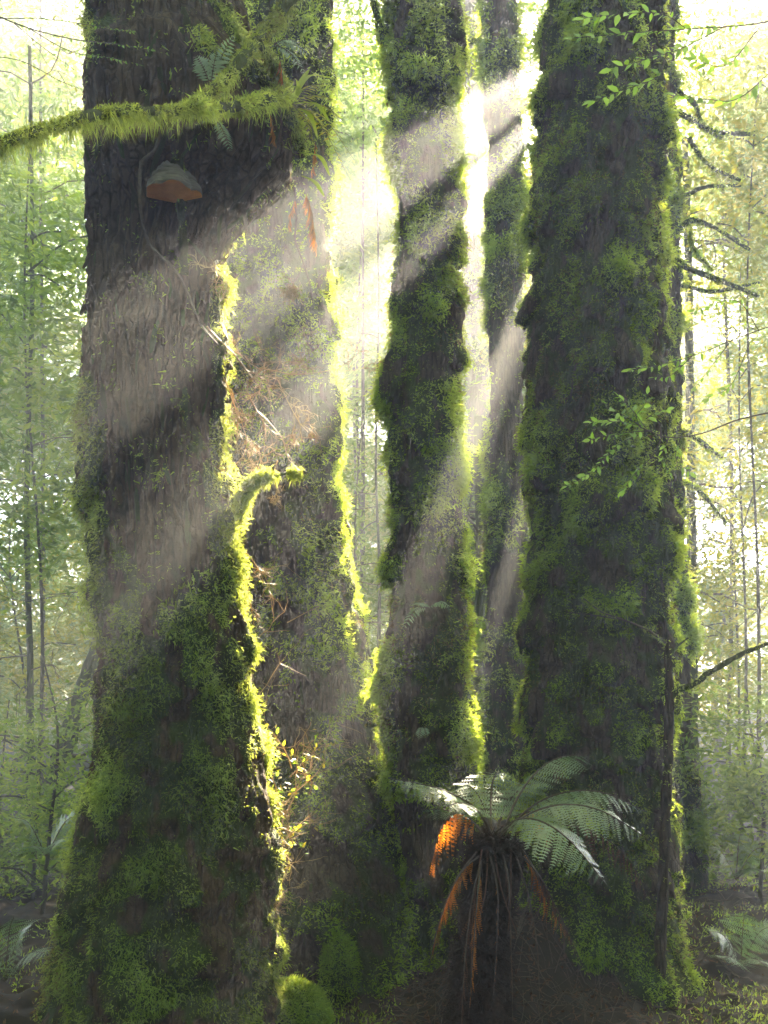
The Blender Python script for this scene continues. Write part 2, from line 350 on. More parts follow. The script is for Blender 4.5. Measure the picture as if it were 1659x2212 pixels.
C_KEYS = [(-60, 852, 976), (60, 852, 976), (180, 846, 980), (300, 862, 982), (420, 864, 984), (600, 858, 984), (750, 850, 986), (900, 842, 988), (1000, 852, 990), (1100, 860, 992), (1300, 852, 1002), (1450, 846, 1008), (1600, 840, 1010), (1700, 846, 1018), (1800, 862, 1034), (1900, 886, 1064), (2000, 916, 1110), (2150, 950, 1160)]
def c_moss(th, z, q): return 0.35 - 0.75 * sm(1.5, 0.8, z) - 1.0 * np.exp(-((th + 0.62) / 0.16) ** 2) * sm(0.6, 1.4, z) * (1 - sm(3.8, 4.6, z))
treeC = mossy_tree('straight slim trunk wrapped in thick green moss, central in the picture', C_KEYS, 6.3, 130, 520, 7.4, 3, M['bark_grey'], M['moss_cushion'], 17000,
    dict(per=9, L=0.03, wd=0.0055, out=0.75, down=0.4, rnd=0.5, spread=0.018), moss_fn=c_moss, moss_bias=0.4, lump=0.018, flute=0.012, cush=0.09, cfreq=4.4, bark=0.02, sag=0.9)
D_KEYS = [(-60, 1050, 1116), (60, 1050, 1116), (400, 1052, 1122), (700, 1056, 1126), (1000, 1056, 1132), (1200, 1052, 1136), (1450, 1048, 1134), (1650, 1044, 1134), (1850, 1040, 1140)]
treeD = mossy_tree('thin lichen-speckled trunk standing between the slim mossy trunk and the stout one', D_KEYS, 9.85, 90, 480, 10.4, 4, M['bark_grey'], M['moss_cushion'], 8000,
    dict(per=7, L=0.045, wd=0.008, out=0.8, down=0.4, rnd=0.5, spread=0.025), moss_bias=0.2, lump=0.02, flute=0.015, cush=0.06, cfreq=3.6, bark=0.016, kf=10)
E_KEYS = [(-60, 1184, 1412), (60, 1182, 1414), (250, 1172, 1416), (400, 1164, 1417), (500, 1160, 1418), (650, 1158, 1424), (800, 1154, 1428), (1000, 1150, 1434), (1200, 1144, 1436), (1400, 1142, 1434), (1600, 1142, 1428), (1750, 1140, 1426), (1900, 1136, 1432), (2000, 1128, 1446), (2100, 1110, 1475), (2200, 1090, 1510)]
def e_moss(th, z, q): return 0.2 * noise(q * np.array([9, 9, 5.0]), 77) - 0.1 * sm(4.2, 5.5, z) + 0.1 * sm(0.9, 1.3, np.abs(th))
treeE = mossy_tree('stout mossy trunk with furrowed bark behind the tree fern', E_KEYS, 6.0, 170, 540, 6.6, 5, M['bark_grey'], M['moss_cushion'], 26000,
    dict(per=9, L=0.026, wd=0.0048, out=0.75, down=0.4, rnd=0.5, spread=0.014), moss_fn=e_moss, moss_bias=0.38, lump=0.03, flute=0.03, cush=0.095, cfreq=5.6, bark=0.030, kf=26, base_flare=0.08, sag=0.8)
F_KEYS = [(-60, 1426, 1464), (60, 1426, 1464), (300, 1421, 1466), (500, 1426, 1462), (800, 1431, 1470), (1000, 1436, 1476), (1300, 1441, 1488), (1600, 1446, 1498), (1800, 1449, 1512), (1990, 1450, 1526), (2100, 1445, 1540)]
treeF = mossy_tree('slender shaggy trunk half hidden at the right edge of the stout mossy trunk', F_KEYS, 8.6, 64, 380, 8.2, 6, M['bark_grey'], M['moss_cushion'], 4500,
    dict(per=8, L=0.04, wd=0.007, out=0.8, down=0.4, rnd=0.5, spread=0.02), moss_bias=0.1, lump=0.04, flute=0.015, cush=0.05, cfreq=5, bark=0.014)
G_KEYS = [(-60, 984, 1050), (60, 985, 1050), (450, 995, 1050), (900, 1012, 1052), (1300, 1012, 1050), (1700, 1005, 1052), (1900, 1000, 1056)]
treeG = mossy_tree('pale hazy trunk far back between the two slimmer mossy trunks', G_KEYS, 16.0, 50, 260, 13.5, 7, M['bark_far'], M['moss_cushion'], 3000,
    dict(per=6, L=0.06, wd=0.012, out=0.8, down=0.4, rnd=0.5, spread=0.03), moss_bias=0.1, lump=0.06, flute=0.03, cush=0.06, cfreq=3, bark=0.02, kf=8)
# ------------------------------------------------------------------ ground
def ground_z(x, y):
    """forest floor: a bank of earth between the trunks, gently rising behind"""
    p = np.stack([x, y, 0 * x], 1)
    z = 0.10 * fbm(p * 0.5, 4, 60) + 0.025 * sm(8, 30, y) * np.maximum(y - 8, 0) + 0.03 * noise(p * 3, 61) 
    z = z + 0.60 * sm(5.3, 7.4, y) * sm(0.25, 0.65, x) * (1 - sm(0.9, 1.6, x)) * (1 - 0.7 * sm(8.5, 12, y))
    z = z + 0.34 * np.exp(-((x - 0.78) / 0.42) ** 2 - ((y - 5.75) / 0.42) ** 2)
    near = sm(4, 5, y) * (1 - sm(8, 11, y))
    z = z + near * (0.07 * fbm(p * 4, 3, 62) + 0.035 * (1 - np.abs(noise(p * 7, 63))) ** 2 + 0.012 * noise(p * 22, 64))
    return z
def sheet(xs, ys):
    X, Y = np.meshgrid(xs, ys, indexing='ij'); x, y = X.ravel(), Y.ravel(); z = ground_z(x, y)
    ny = len(ys); i = np.arange(len(xs) - 1)[:, None] * ny; j = np.arange(ny - 1)[None]
    return np.stack([x, y, z], 1), np.stack([i + j, i + ny + j, i + ny + j + 1, i + j + 1], -1).reshape(-1, 4)
gx = np.concatenate([np.linspace(-44, -4, 30), np.linspace(-3.8, 4.2, 230), np.linspace(4.5, 44, 30)])
gy = np.concatenate([np.linspace(-14, 2.5, 14), np.linspace(2.6, 11, 220), np.linspace(11.3, 62, 50)])
GV, GF = sheet(gx, gy)
tag(obj('ground', mesh('ground', GV, GF, M['soil'], {'moss': 0 * GV[:, 0]})), 'dark forest floor of humus and roots', kind='structure')

# ------------------------------------------------------------------ foliage
def leaf_cloud(rg, centers, radii, per, size, flat=0.35, tone=None):
    """leaves of two faces in layered sprays round centres"""
    N = len(centers); K = N * per
    ns = np.repeat(nrm(np.array([0, 0, 1.0]) + rg.normal(0, 0.4, (N, 3))), per, 0)
    off = rg.normal(0, 1, (K, 3)); off = off - ns * (np.sum(off * ns, 1) * (1 - flat * 0.5))[:, None]
    off = off * np.repeat(radii * rg.uniform(0.5, 1.2, N), per)[:, None] * 0.5
    p = np.repeat(centers, per, 0) + off - np.array([0, 0, 0.25]) * (np.linalg.norm(off, axis=1) ** 2 / np.maximum(np.repeat(radii, per), 1e-3))[:, None]
    nn = nrm(ns + rg.normal(0, 0.38, (K, 3)))
    a = nrm(np.cross(nn, rg.normal(0, 1, (K, 3)))); b = np.cross(nn, a)
    l = size * rg.uniform(0.6, 1.3, K)[:, None]; w = l * rg.uniform(0.26, 0.4, K)[:, None]
    V = np.empty((K, 4, 3)); V[:, 0] = p - a * l; V[:, 1] = p - b * w - nn * l * 0.12; V[:, 2] = p + a * l; V[:, 3] = p + b * w - nn * l * 0.12
    q = np.arange(K)[:, None] * 4
    T = np.clip(np.repeat((rg.normal(0.5, 0.2, N) if tone is None else tone), per) + rg.normal(0, 0.18, K), 0, 1)
    return V.reshape(-1, 3), np.concatenate([q + np.array([0, 1, 2]), q + np.array([0, 2, 3])]), np.repeat(T, 4), p
def sun_px(p, d=18.0):
    k = (d - p[:, 1]) / SUN.y
    q = p + k[:, None] * np.array(SUN)
    return (q[:, 0] / d * F + CX), (HY - (q[:, 2] - H) / d * F)
def crown_centers(rg, c, r, n):
    d = nrm(rg.normal(0, 1, (n, 3))) * (rg.random((n, 1)) ** 0.45)
    return np.asarray(c) + d * np.asarray(r)
def leafy_tree(name, label, cat, x, d, h, cz, rad, nspray, per, size, mat, seed, stem_r=0.06, lean=0.0, group=None, gap=None, xoff=0.0, barkm='bark_far'):
    rg = np.random.default_rng(seed)
    X = (x - CX) / F * d; z0 = float(ground_z(np.array([X]), np.array([d]))[0]) - 0.05
    root = thing(name, label, cat, (X, d, z0), group)
    top = np.array([X + lean + xoff, d, z0 + h])
    path = spline([(X, d, z0), (X + lean * 0.3 + rg.normal(0, .08), d, z0 + h * 0.35), (X + lean * 0.65 + xoff * .5 + rg.normal(0, .1), d + rg.normal(0, .1), z0 + h * 0.7), top], 24)
    bag = Bag(); tube(bag, path, np.linspace(stem_r, stem_r * 0.25, 24), 8, bumpy=0.25, seed=seed)
    c = np.array([X + lean * 0.8 + xoff, d, z0 + cz])
    cs = crown_centers(rg, c, rad, nspray)
    if gap is not None: cs = cs[gap(cs)]
    for k in range(0, len(cs), max(1, len(cs) // 9)):
        e = cs[k]; i = int(np.clip(np.searchsorted(path[:, 2], e[2] - 0.5 * np.linalg.norm(e[:2] - c[:2])), 3, 22))
        s = path[i]; mid = (s + e) / 2 + np.array([0, 0, 0.12 * np.linalg.norm(e - s)])
        tube(bag, spline([s, mid, e], 8), np.linspace(stem_r * 0.35, 0.008, 8), 5)
    me = bag.build('trunk', M[barkm]); me.attributes.new('moss', 'FLOAT', 'POINT').data.foreach_set('value', np.full(len(me.vertices), 0.25, np.float32))
    obj('trunk', me, root)
    lv, lf, lt, lp = leaf_cloud(rg, cs, np.full(len(cs), 0.55 * float(np.mean(rad)) ** 0.6), per, size)
    obj('crown', mesh('crown', lv, lf, mat, {'tint': lt}, False), root, 'stuff')
    return root
# far wood: one mass of crowns and stems
rg = np.random.default_rng(500)
far = thing('distant_forest', 'mass of sunlit trees receding into the mist behind all the trunks', 'forest', (0, 34, 0)); far['kind'] = 'stuff'
protos = []
for k in range(6):
    cs = crown_centers(rg, (0, 0, 0), (1, 1, 1.05), 60)
    lv, lf, lt, lp = leaf_cloud(rg, cs, np.full(60, 0.36), 46, 0.052, tone=0.5 + rg.normal(0, 0.18, 60))
    protos.append(mesh('far_crown', lv, lf, M[('leaf_pale', 'leaf', 'leaf_yellow')[k % 3]], {'tint': lt}, False))
bag = Bag()
for k in range(190):
    d = 21 + 24 * rg.random() ** 1.3; x = rg.uniform(-200, 1850); X = (x - CX) / F * d
    y = rg.uniform(-60, 1560) if k % 5 else rg.uniform(1300, 1600)
    r = np.array([rg.uniform(1.3, 2.6), rg.uniform(1.3, 2.2), rg.uniform(1.1, 2.0)])
    z = H + (HY - y) / F * d
    if z > 16.5: continue
    sx, sy = sun_px(np.array([[X, d, z]]))
    if 950 < sx[0] < 1470 and sy[0] < 800: continue
    o = obj('crown', protos[int(rg.integers(6))], far, 'stuff'); o.location = Vector((X, d, z)) ; o.scale = r; o.rotation_euler = (0, 0, rg.uniform(0, 6.28))
    o.matrix_parent_inverse = far.matrix_world.inverted()
    if k % 5 == 0: tube(bag, spline([(X, d, -.1), (X + rg.normal(0, .3), d, z * .5), (X + rg.normal(0, .2), d, z + r[2] * .6)], 12), np.linspace(0.09, 0.03, 12) * rg.uniform(0.5, 1.3), 6)
for k in range(150):
    d = rg.uniform(15, 24); x = rg.choice([rg.uniform(-150, 240), rg.uniform(680, 880), rg.uniform(970, 1180), rg.uniform(1420, 1800)]); X = (x - CX) / F * d
    y = rg.uniform(250, 1620); r = np.array([rg.uniform(.8, 1.5), rg.uniform(.8, 1.4), rg.uniform(.7, 1.3)]); z = H + (HY - y) / F * d
    sx, sy = sun_px(np.array([[X, d, z]]))
    if (950 < sx[0] < 1470 and sy[0] < 800) or z - r[2] < 0: continue
    o = obj('crown', protos[int(rg.integers(6))], far, 'stuff'); o.location = Vector((X, d, z)); o.scale = r; o.rotation_euler = (0, 0, rg.uniform(0, 6.28))
me = bag.build('trunk', M['bark_far']); me.attributes.new('moss', 'FLOAT', 'POINT').data.foreach_set('value', np.full(len(me.vertices), 0.2, np.float32))
obj('trunk', me, far, 'stuff')
BT = [
 ('leafy_tree', 'airy pale tree high in the gap between the leaning and the central trunk', 'tree', 785, 12, 9.2, 170, (0.9, 0.8, 1.6), 60, 46, 0.042, 'leaf_pale'),
 ('leafy_tree', 'pale tree top in the slit right of the central trunk', 'tree', 1022, 19.5, 12.4, 330, (0.9, 0.8, 2.2), 40, 46, 0.05, 'leaf'),
 ('understory_shrub', 'dark shrub in the bottom left corner behind the corner fern', 'shrub', 20, 8.8, 1.6, 1800, (0.7, 0.5, 0.7), 40, 44, 0.032, 'leaf'),
 ('understory_shrub', 'broad shrub at the right edge beyond the corner fern', 'shrub', 1640, 8.2, 1.9, 1640, (0.7, 0.5, 0.8), 40, 44, 0.034, 'leaf'),
 ('leafy_tree', 'leafy tree hanging over the top right corner', 'tree', 1640, 9.5, 7.4, 330, (1.0, 0.8, 1.5), 60, 46, 0.04, 'leaf_yellow'), # name, label, category, px x, depth, height, px y of the crown, crown radii, sprays, leaves each, leaf size, material
 ('leafy_tree', 'bright green broadleaf tree beside the fungus tree, its leaves large and near', 'tree', 70, 8.5, 6.6, 780, (0.95, 0.9, 1.9), 80, 46, 0.042, 'leaf'),
 ('leafy_tree', 'tall leafy tree in the top corner behind the fungus tree', 'tree', 90, 13, 12, 260, (1.5, 1.4, 2.6), 60, 50, 0.05, 'leaf'),
 ('leafy_tree', 'yellow-green sunlit sapling low beside the foot of the fungus tree', 'tree', 60, 11.5, 4.6, 1330, (1.3, 1.2, 1.5), 60, 46, 0.042, 'leaf_yellow'),
 ('understory_shrub', 'green shrub low at the left foot of the fungus tree', 'shrub', 90, 7.8, 2.0, 1660, (0.8, 0.7, 0.8), 40, 46, 0.032, 'leaf'),
 ('leafy_tree', 'pale green tree in the gap left of the central trunk, misted over', 'tree', 790, 13, 8.2, 800, (1.2, 1.1, 2.2), 64, 50, 0.045, 'leaf_pale'),
 ('leafy_tree', 'slim green sapling in the gap beside the central trunk', 'tree', 785, 10.5, 4.6, 1240, (0.75, 0.7, 1.5), 50, 46, 0.036, 'leaf'),
 ('leafy_tree', 'high airy tree against the white sky beside the leaning trunk', 'tree', 770, 17, 14, 300, (1.9, 1.6, 2.8), 120, 50, 0.055, 'leaf_pale'),
 ('leafy_tree', 'hazy tree filling the slit between the central and the thin trunk', 'tree', 1025, 19, 9.5, 850, (1.3, 1.2, 3.0), 60, 50, 0.06, 'leaf_pale'),
 ('leafy_tree', 'dark green sapling low in the slit left of the thin trunk', 'tree', 1022, 13.5, 4.2, 1350, (0.7, 0.7, 1.6), 44, 46, 0.045, 'leaf'),
 ('leafy_tree', 'glowing tree seen in the slit between the thin and the stout trunk', 'tree', 1140, 21, 9, 950, (1.5, 1.3, 3.4), 60, 50, 0.06, 'leaf_yellow'),
 ('understory_shrub', 'low green shrub behind the lit root of the leaning trunk', 'shrub', 800, 9.2, 2.4, 1560, (0.5, 0.5, 0.8), 30, 40, 0.032, 'leaf'),
 ('leafy_tree', 'glaring yellow tree in the top corner behind the slender shaggy trunk', 'tree', 1570, 13, 11, 220, (1.7, 1.4, 2.6), 120, 46, 0.05, 'leaf'),
 ('leafy_tree', 'green leafy tree beside the slender shaggy trunk at mid height', 'tree', 1600, 10.5, 5.8, 950, (0.9, 0.9, 1.7), 50, 46, 0.036, 'leaf_yellow'),
 ('leafy_tree', 'yellow sapling low behind the forked sapling', 'tree', 1580, 11.5, 4.0, 1400, (1.0, 0.9, 1.4), 50, 46, 0.04, 'leaf_yellow'),
 ('understory_shrub', 'shrub by the foot of the slender shaggy trunk', 'shrub', 1610, 9, 1.9, 1760, (0.7, 0.6, 0.7), 36, 44, 0.032, 'leaf'),
]
for k, (nm, lb, ct, x, d, h, y, rad, ns, per, size, mt) in enumerate(BT):
    leafy_tree(nm, lb, ct, x, d, h, H + (HY - y) / F * d, rad, int(ns * 2.1), per, size * 1.15, M[mt], 700 + k, 0.018 if d < 12 else 0.032)
# the roof of leaves over the wood, added to shade the air and cut sky light, with one broad opening towards the sun
def sun6(p): return sun_px(np.atleast_2d(p), 6.0)
def roof_open(x, y): return (x > 560) & (x < 1330) & (y > -120) & (y < 1760)
rg = np.random.default_rng(640)
for gx_ in np.arange(-15, 20, 2.3):
    for gy_ in np.arange(-11, 60, 2.3):
        c = np.array([gx_ + rg.uniform(-.8, .8), gy_ + rg.uniform(-.8, .8), rg.uniform(16.0, 18.6)])
        x, y = sun6(c); r = 1.75 * F / 6
        if 560 - r * .75 < x[0] < 1330 + r * .75 and -120 - r * .5 < y[0] < 1760 + r * .5: continue
        if rg.random() < (ROOF_GAP if gy_ > 8 else ROOF_GAP_NEAR): continue
        o = obj('crown', protos[int(rg.integers(6))], far, 'stuff'); o.location = c; o.scale = (1.9, 1.9, 0.8); o.rotation_euler = (0, 0, rg.uniform(0, 6.28))
for k in range(800):                 # the wood goes on behind and beside the camera, as unseen crowns added to cut sky fill
    a = rg.uniform(-2.6, 2.6) ; R_ = rg.uniform(9, 12.5)
    c = np.array([math.sin(a) * R_ * 1.6, -math.cos(a) * R_ + 1.0, rg.uniform(0.8, 16)])
    if c[1] > 9 or (c[1] > 3 and abs(c[0]) < c[1] * .5 + 4): continue
    o = obj('crown', protos[int(rg.integers(6))], far, 'stuff'); o.location = c; o.scale = (1.7, 1.7, 1.5); o.rotation_euler = (0, 0, rg.uniform(0, 6.28))
# trees between the clearing and the sun: their crowns filter the light, with openings cut to aim shafts and lit rims
OPEN = []                            # openings: a capsule between two points of the place chosen to be sunlit, and its radius
def opening(a, b, r): OPEN.append((np.array([c[0] for c in sun6(a)]), np.array([c[0] for c in sun6(b)]), r * F / 6))
for y0, y1, x0, x1 in ((540, 700, 484, 482), (720, 930, 481, 480), (1000, 1230, 486, 510), (1240, 1520, 515, 548), (1560, 1800, 554, 580)): opening(P(x0 + 6, y0, 4.7), P(x1 + 6, y1, 4.7), 0.06)
opening(P(500, 530, 4.7), P(560, 445, 4.7), 0.03); opening(P(560, 445, 4.7), P(634, 385, 4.7), 0.03)
for y0, y1, x0, x1 in ((380, 720, 706, 712), (760, 1010, 716, 726), (1050, 1330, 734, 762), (1500, 2050, 792, 925)): opening(P(x0 + 4, y0, 6.7), P(x1 + 4, y1, 6.7), 0.055)
for y0, y1, x0, x1 in ((150, 520, 984, 988), (640, 800, 988, 990), (1550, 1700, 1010, 1015)): opening(P(x0 + 3, y0, 6.3), P(x1 + 3, y1, 6.3), 0.022)
for y0, y1, x0, x1 in ((200, 420, 1170, 1160), (620, 860, 1156, 1150)): opening(P(x0 - 4, y0, 6.05), P(x1 - 4, y1, 6.05), 0.035)
opening(P(220, 240, 2.95), P(300, 240, 3.17), 0.04); opening(P(300, 240, 3.17), P(432, 215, 3.6), 0.05); opening(P(432, 215, 3.6), P(590, 40, 4.36), 0.045); opening(P(660, 430, 4.92), P(684, 540, 4.92), 0.055); opening(P(628, 630, 4.72), P(660, 600, 4.72), .03)
opening(P(530, 790, 4.95), P(690, 870, 4.95), 0.08); opening(P(560, 1010, 5.1), P(640, 1010, 5.1), 0.045)
opening(P(640, 1600, 5.1), P(660, 1850, 5.1), 0.09); opening(P(940, 1790, 4.95), P(960, 1750, 4.95), 0.07); opening(P(945, 1930, 4.92), P(1000, 1990, 4.9), 0.06); opening(P(1000, 2040, 4.9), P(1004, 2150, 4.9), .03)
for x, y, d, r in ((1000, 268, 5.7, 0.14), (962, 450, 5.7, 0.13), (640, 560, 5.8, 0.17), (990, 1030, 5.6, 0.23), (650, 900, 5.2, 0.13), (690, 470, 6.15, 0.08)): opening(P(x, y, d), P(x, y, d), r)
def shaded(p):
    x, y = sun6(p); q = np.stack([x, y], 1); ok = np.ones(len(q), bool)
    w = 1 + 0.35 * fbm(np.stack([x / 45, y / 45, 0 * x], 1), 2, 93)
    for a, b, r in OPEN:
        ab = b - a; t = np.clip(((q - a) @ ab) / max(ab @ ab, 1e-6), 0, 1)
        ok &= np.linalg.norm(q - (a + t[:, None] * ab), axis=1) > r * w
    return ok
CTL = ['tree top between the sun and the thin trunk, light shafts breaking through it', 'backlit tree seen past the upper edge of the stout trunk', 'backlit tree in the narrow slit beside the stout trunk', 'lower backlit tree in the slit beside the stout trunk at mid height']
for k in range(4):
    rg = np.random.default_rng(820 + k)
    d = 14.6 + 0.5 * k; y0, y1 = 5 + k * 190, 235 + k * 190
    n = 5200; px = rg.uniform(1040, 1380, n); py = rg.uniform(y0, y1, n); dd = rg.normal(d, 0.5, n)
    cs = np.stack([(px - CX) / F * dd, dd, H + (HY - py) / F * dd], 1)
    lv, lf, lt, lp = leaf_cloud(rg, cs, np.full(n, 0.06), 3, 0.045)
    keep = shaded(lp); kk = np.concatenate([keep, keep])
    X = (1290 - 25 * k - CX) / F * d
    root = thing('canopy_tree', CTL[k], 'tree', (X, d, 0))
    bag = Bag(); top = H + (HY - y0) / F * d
    path = spline([(X, d, -0.1), (X + .1, d, top * .4), (X - .05, d, top * .75), (X, d, top)], 30); tube(bag, path, np.linspace(.11, .03, 30), 8, bumpy=.2, seed=k)
    for e in cs[::240]:
        i = int(np.clip(np.searchsorted(path[:, 2], e[2] - .4), 3, 28)); tube(bag, spline([path[i], (path[i] + e) / 2 + np.array([0, 0, .05]), e], 7), np.linspace(.025, .006, 7), 5)
    me = bag.build('trunk', M['bark_far']); me.attributes.new('moss', 'FLOAT', 'POINT').data.foreach_set('value', np.full(len(me.vertices), 0.25, np.float32))
    obj('trunk', me, root)
    obj('crown', mesh('crown', lv, lf[kk], M['leaf_yellow' if k % 2 else 'leaf'], {'tint': lt}, False), root, 'stuff')
# ------------------------------------------------------------------ objects: branches, ferns, fungus, sprigs
def px(pts): return [P(*p) for p in pts]
def with_moss(me, v):
    me.attributes.new('moss', 'FLOAT', 'POINT').data.foreach_set('value', np.full(len(me.vertices), v, np.float32)); return me
def tube_points(path, rad, N, rg):
    i = rg.random(N) * (len(path) - 1.001); k = i.astype(int); t = (i - k)[:, None]
    c = path[k] * (1 - t) + path[k + 1] * t; r = np.interp(i, np.arange(len(path)), np.broadcast_to(rad, (len(path),)))
    T = nrm(path[k + 1] - path[k]); A = nrm(np.cross(T, np.array([0.31, 0.17, 0.93]))); B = np.cross(T, A); a = rg.random(N) * 2 * np.pi
    n = A * np.cos(a)[:, None] + B * np.sin(a)[:, None]
    return c + n * r[:, None], n
def mossy_limb(root, name, pts, rad, ntuft, seed, mat='bark_grey', per=8, L=0.03, wd=0.004, hang=0, moss=0.8, sides=12, tint=0.6, down=0.3, n=50, mossmat='moss_feather', lumpy=0.0):
    rg = np.random.default_rng(seed)
    path = spline(px(pts), n); r = np.interp(np.linspace(0, 1, n), np.linspace(0, 1, len(rad)), rad)
    if lumpy: r = r * (1 + lumpy * noise(path * 9, seed))
    bag = Bag(); tube(bag, path, r, sides, bumpy=0.3, seed=seed)
    o = obj(name, with_moss(bag.build(name, M[mat]), moss), root)
    if ntuft:
        p, nn = tube_points(path, r, ntuft, rg)
        sel = noise(p * 8, seed + 9) > -.35; p, nn = p[sel], nn[sel]; ntuft = len(p)
        V, Fc, T = blades(p, nn, rg, per=per, L=L, wd=wd, out=0.8, down=down, rnd=0.5, spread=L * 0.35, tint=np.full(ntuft, tint) + 0.3 * noise(p * 7, seed), sizes=rg.uniform(0.5, 1.3, ntuft) * (np.clip(p[:, 1] / 3.8, .6, 1) if name == 'limb' and hang else 1))
        mb = Bag(); mb.add(V, Fc, None, T)
        if hang:
            p, nn = tube_points(path, r, hang, rg); k = nn[:, 2] < -0.35; p, nn = p[k], nn[k]
            sel = noise(p * 11, seed + 3) > -0.15; p, nn = p[sel], nn[sel]
            V, Fc, T = blades(p, nn, rg, per=14, L=0.045, wd=0.0014, out=0.25, down=1.2, rnd=0.4, spread=0.009, tint=np.full(len(p), 0.75), sizes=0.6 + 0.9 * rg.random(len(p)) ** 2)
            mb.add(V, Fc, None, T)
        obj('moss', mb.build('moss', M[mossmat], False), o, 'stuff')
    return o
# mossy limb reaching across the fungus tree
br = thing('mossy_branch', 'crooked branch furred with glowing moss, arching across the fungus tree near the top', 'branch', P(430, 222, 3.85))
mossy_limb(br, 'limb', [(-120, 380, 2.3), (-20, 320, 2.45), (60, 290, 2.58), (125, 272, 2.72), (200, 250, 2.9), (300, 240, 3.17), (380, 240, 3.42), (432, 218, 3.6), (490, 170, 3.9), (540, 108, 4.12), (585, 55, 4.36), (625, 0, 4.5), (670, -70, 4.8)], [.011, .0125, .014, .0145, .016, .020, .024, .024], 4200, 900, L=0.014, wd=.0024, hang=900, lumpy=.2, n=90)
mossy_limb(br, 'side_limb', [(418, 232, 3.55), (470, 232, 3.75), (530, 228, 4.0), (580, 214, 4.25), (622, 208, 4.55)], [.018, .017, .02, .024], 1000, 901, L=.022, wd=.0035, hang=200, n=40)
mossy_limb(br, 'side_limb', [(560, 95, 4.15), (590, 140, 4.3), (608, 172, 4.4), (620, 205, 4.55)], [.014, .012, .014], 500, 902, L=.02, wd=.0035, n=30)
# bracket fungus
def fungus():
    root = thing('bracket_fungus', 'grey ridged bracket fungus with orange underside, on the bare hollow of the big trunk', 'fungus', P(375, 440, 4.4))
    c = P(377, 432, 4.37); nr, na = 26, 40
    u = np.linspace(0, 1, nr); a = np.linspace(0, np.pi, na); U, A_ = np.meshgrid(u, a, indexing='ij')
    edge = 1 + 0.03 * np.sin(A_ * 5 + 1) + 0.02 * np.sin(A_ * 13)
    edge = edge - 0.16 * np.exp(-((A_ - 0.55) / 0.09) ** 2)
    x = np.cos(A_) * U * edge * 0.112; y = -np.sin(A_) * U * edge * 0.145
    lip = 0.03 + 0.006 * np.sin(A_ * 7)
    zt = lip + 0.105 * (1 - U ** 2.4) * (1 - 0.15 * np.cos(A_)) + 0.008 * np.sin(U * 34 + np.sin(A_ * 3)) * U - 0.02 * np.clip(U - 0.9, 0, 1) * 10 * 0.6
    zb = 0.006 * np.sin(A_ * 6) * U - 0.012 * (1 - U) + 0.01 * U
    top = np.stack([x, y, np.where(U > .985, (zt + zb) / 2, zt)], -1).reshape(-1, 3) + c
    bot = np.stack([x * 0.985, y * 0.985, zb], -1).reshape(-1, 3) + c
    i = np.arange(nr - 1)[:, None] * na; j = np.arange(na - 1)[None]
    q = np.stack([i + j, i + na + j, i + na + j + 1, i + j + 1], -1).reshape(-1, 4)
    obj('cap', mesh('cap', top, q, M['fungus_top']), root); obj('pore_surface', mesh('pore_surface', bot, q[:, ::-1], M['fungus_pore']), root)
    th = np.arange(na - 1); rim = np.stack([(nr - 1) * na + th, (nr - 1) * na + th + 1, nr * na + (nr - 1) * na + th + 1, nr * na + (nr - 1) * na + th], 1)
    obj('rim', mesh('rim', np.vstack([top, bot]), rim, M['fungus_top']), root)
fungus()
# vine and hanging root on the fungus tree
t = thing('hanging_vine', 'thin grey woody vine dangling past the bracket fungus', 'vine', P(440, 710, 4.4))
mossy_limb(t, 'stem', [(352, 265, 4.15), (345, 295, 4.2), (332, 328, 4.23), (307, 350, 4.26), (302, 400, 4.27), (303, 445, 4.28), (310, 490, 4.32), (322, 525, 4.36), (347, 552, 4.37), (377, 582, 4.37), (402, 625, 4.37), (426, 685, 4.4), (442, 712, 4.42), (470, 745, 4.5)], [.009, .008, .007, .006, .006, .005, .004], 0, 910, 'twig', moss=.1, sides=7, n=90, lumpy=.25)
t = thing('aerial_root', 'mossy root column running down behind the bracket fungus', 'root', P(392, 560, 4.4))
mossy_limb(t, 'stem', [(386, 290, 4.3), (387, 350, 4.3), (389, 410, 4.35), (392, 470, 4.4), (396, 530, 4.42), (398, 590, 4.42)], [.02, .018, .016, .015, .02], 50, 911, 'bark_red', L=.02, moss=.4, n=40)

# fern parts
def pinna_mesh(name, mat, pairs=12, droop=0.18, lenp=0.17, wid=0.045, fold=0.0, seed=0, tint=0.5):
    rg = np.random.default_rng(seed); bag = Bag()
    t = np.linspace(0, 1, pairs + 2); cx_ = t; cz = -droop * t ** 2
    bag.add([[0, -.012, 0], [0, .012, 0], [.55, .008, -droop * .3], [.55, -.008, -droop * .3], [1, 0, -droop]], [[3, 2, 4]], [[0, 1, 2, 3]], tint * .6)
    for k in range(pairs):
        u = (k + .6) / (pairs + .6); b = np.array([u, 0, -droop * u * u]); l = lenp * (1 - u ** 2.2) ** .8 * min(1, 0.55 + u * 2) + .02
        for sg in (-1, 1):
            d = nrm(np.array([0.42, sg, -fold + rg.normal(0, .12)])); w = wid * (1 - .4 * u); f = nrm(np.cross(d, [0, 0, 1.0]))
            bag.add([b - f * w * .55, b + d * l * .55 - f * w * .62, b + d * l, b + d * l * .5 + f * w * .62 , b + f * w * .55], [[1, 2, 3]], [[0, 1, 3, 4]], np.clip(tint + rg.normal(0, .15), 0, 1))
    return bag.build(name, M[mat], False)
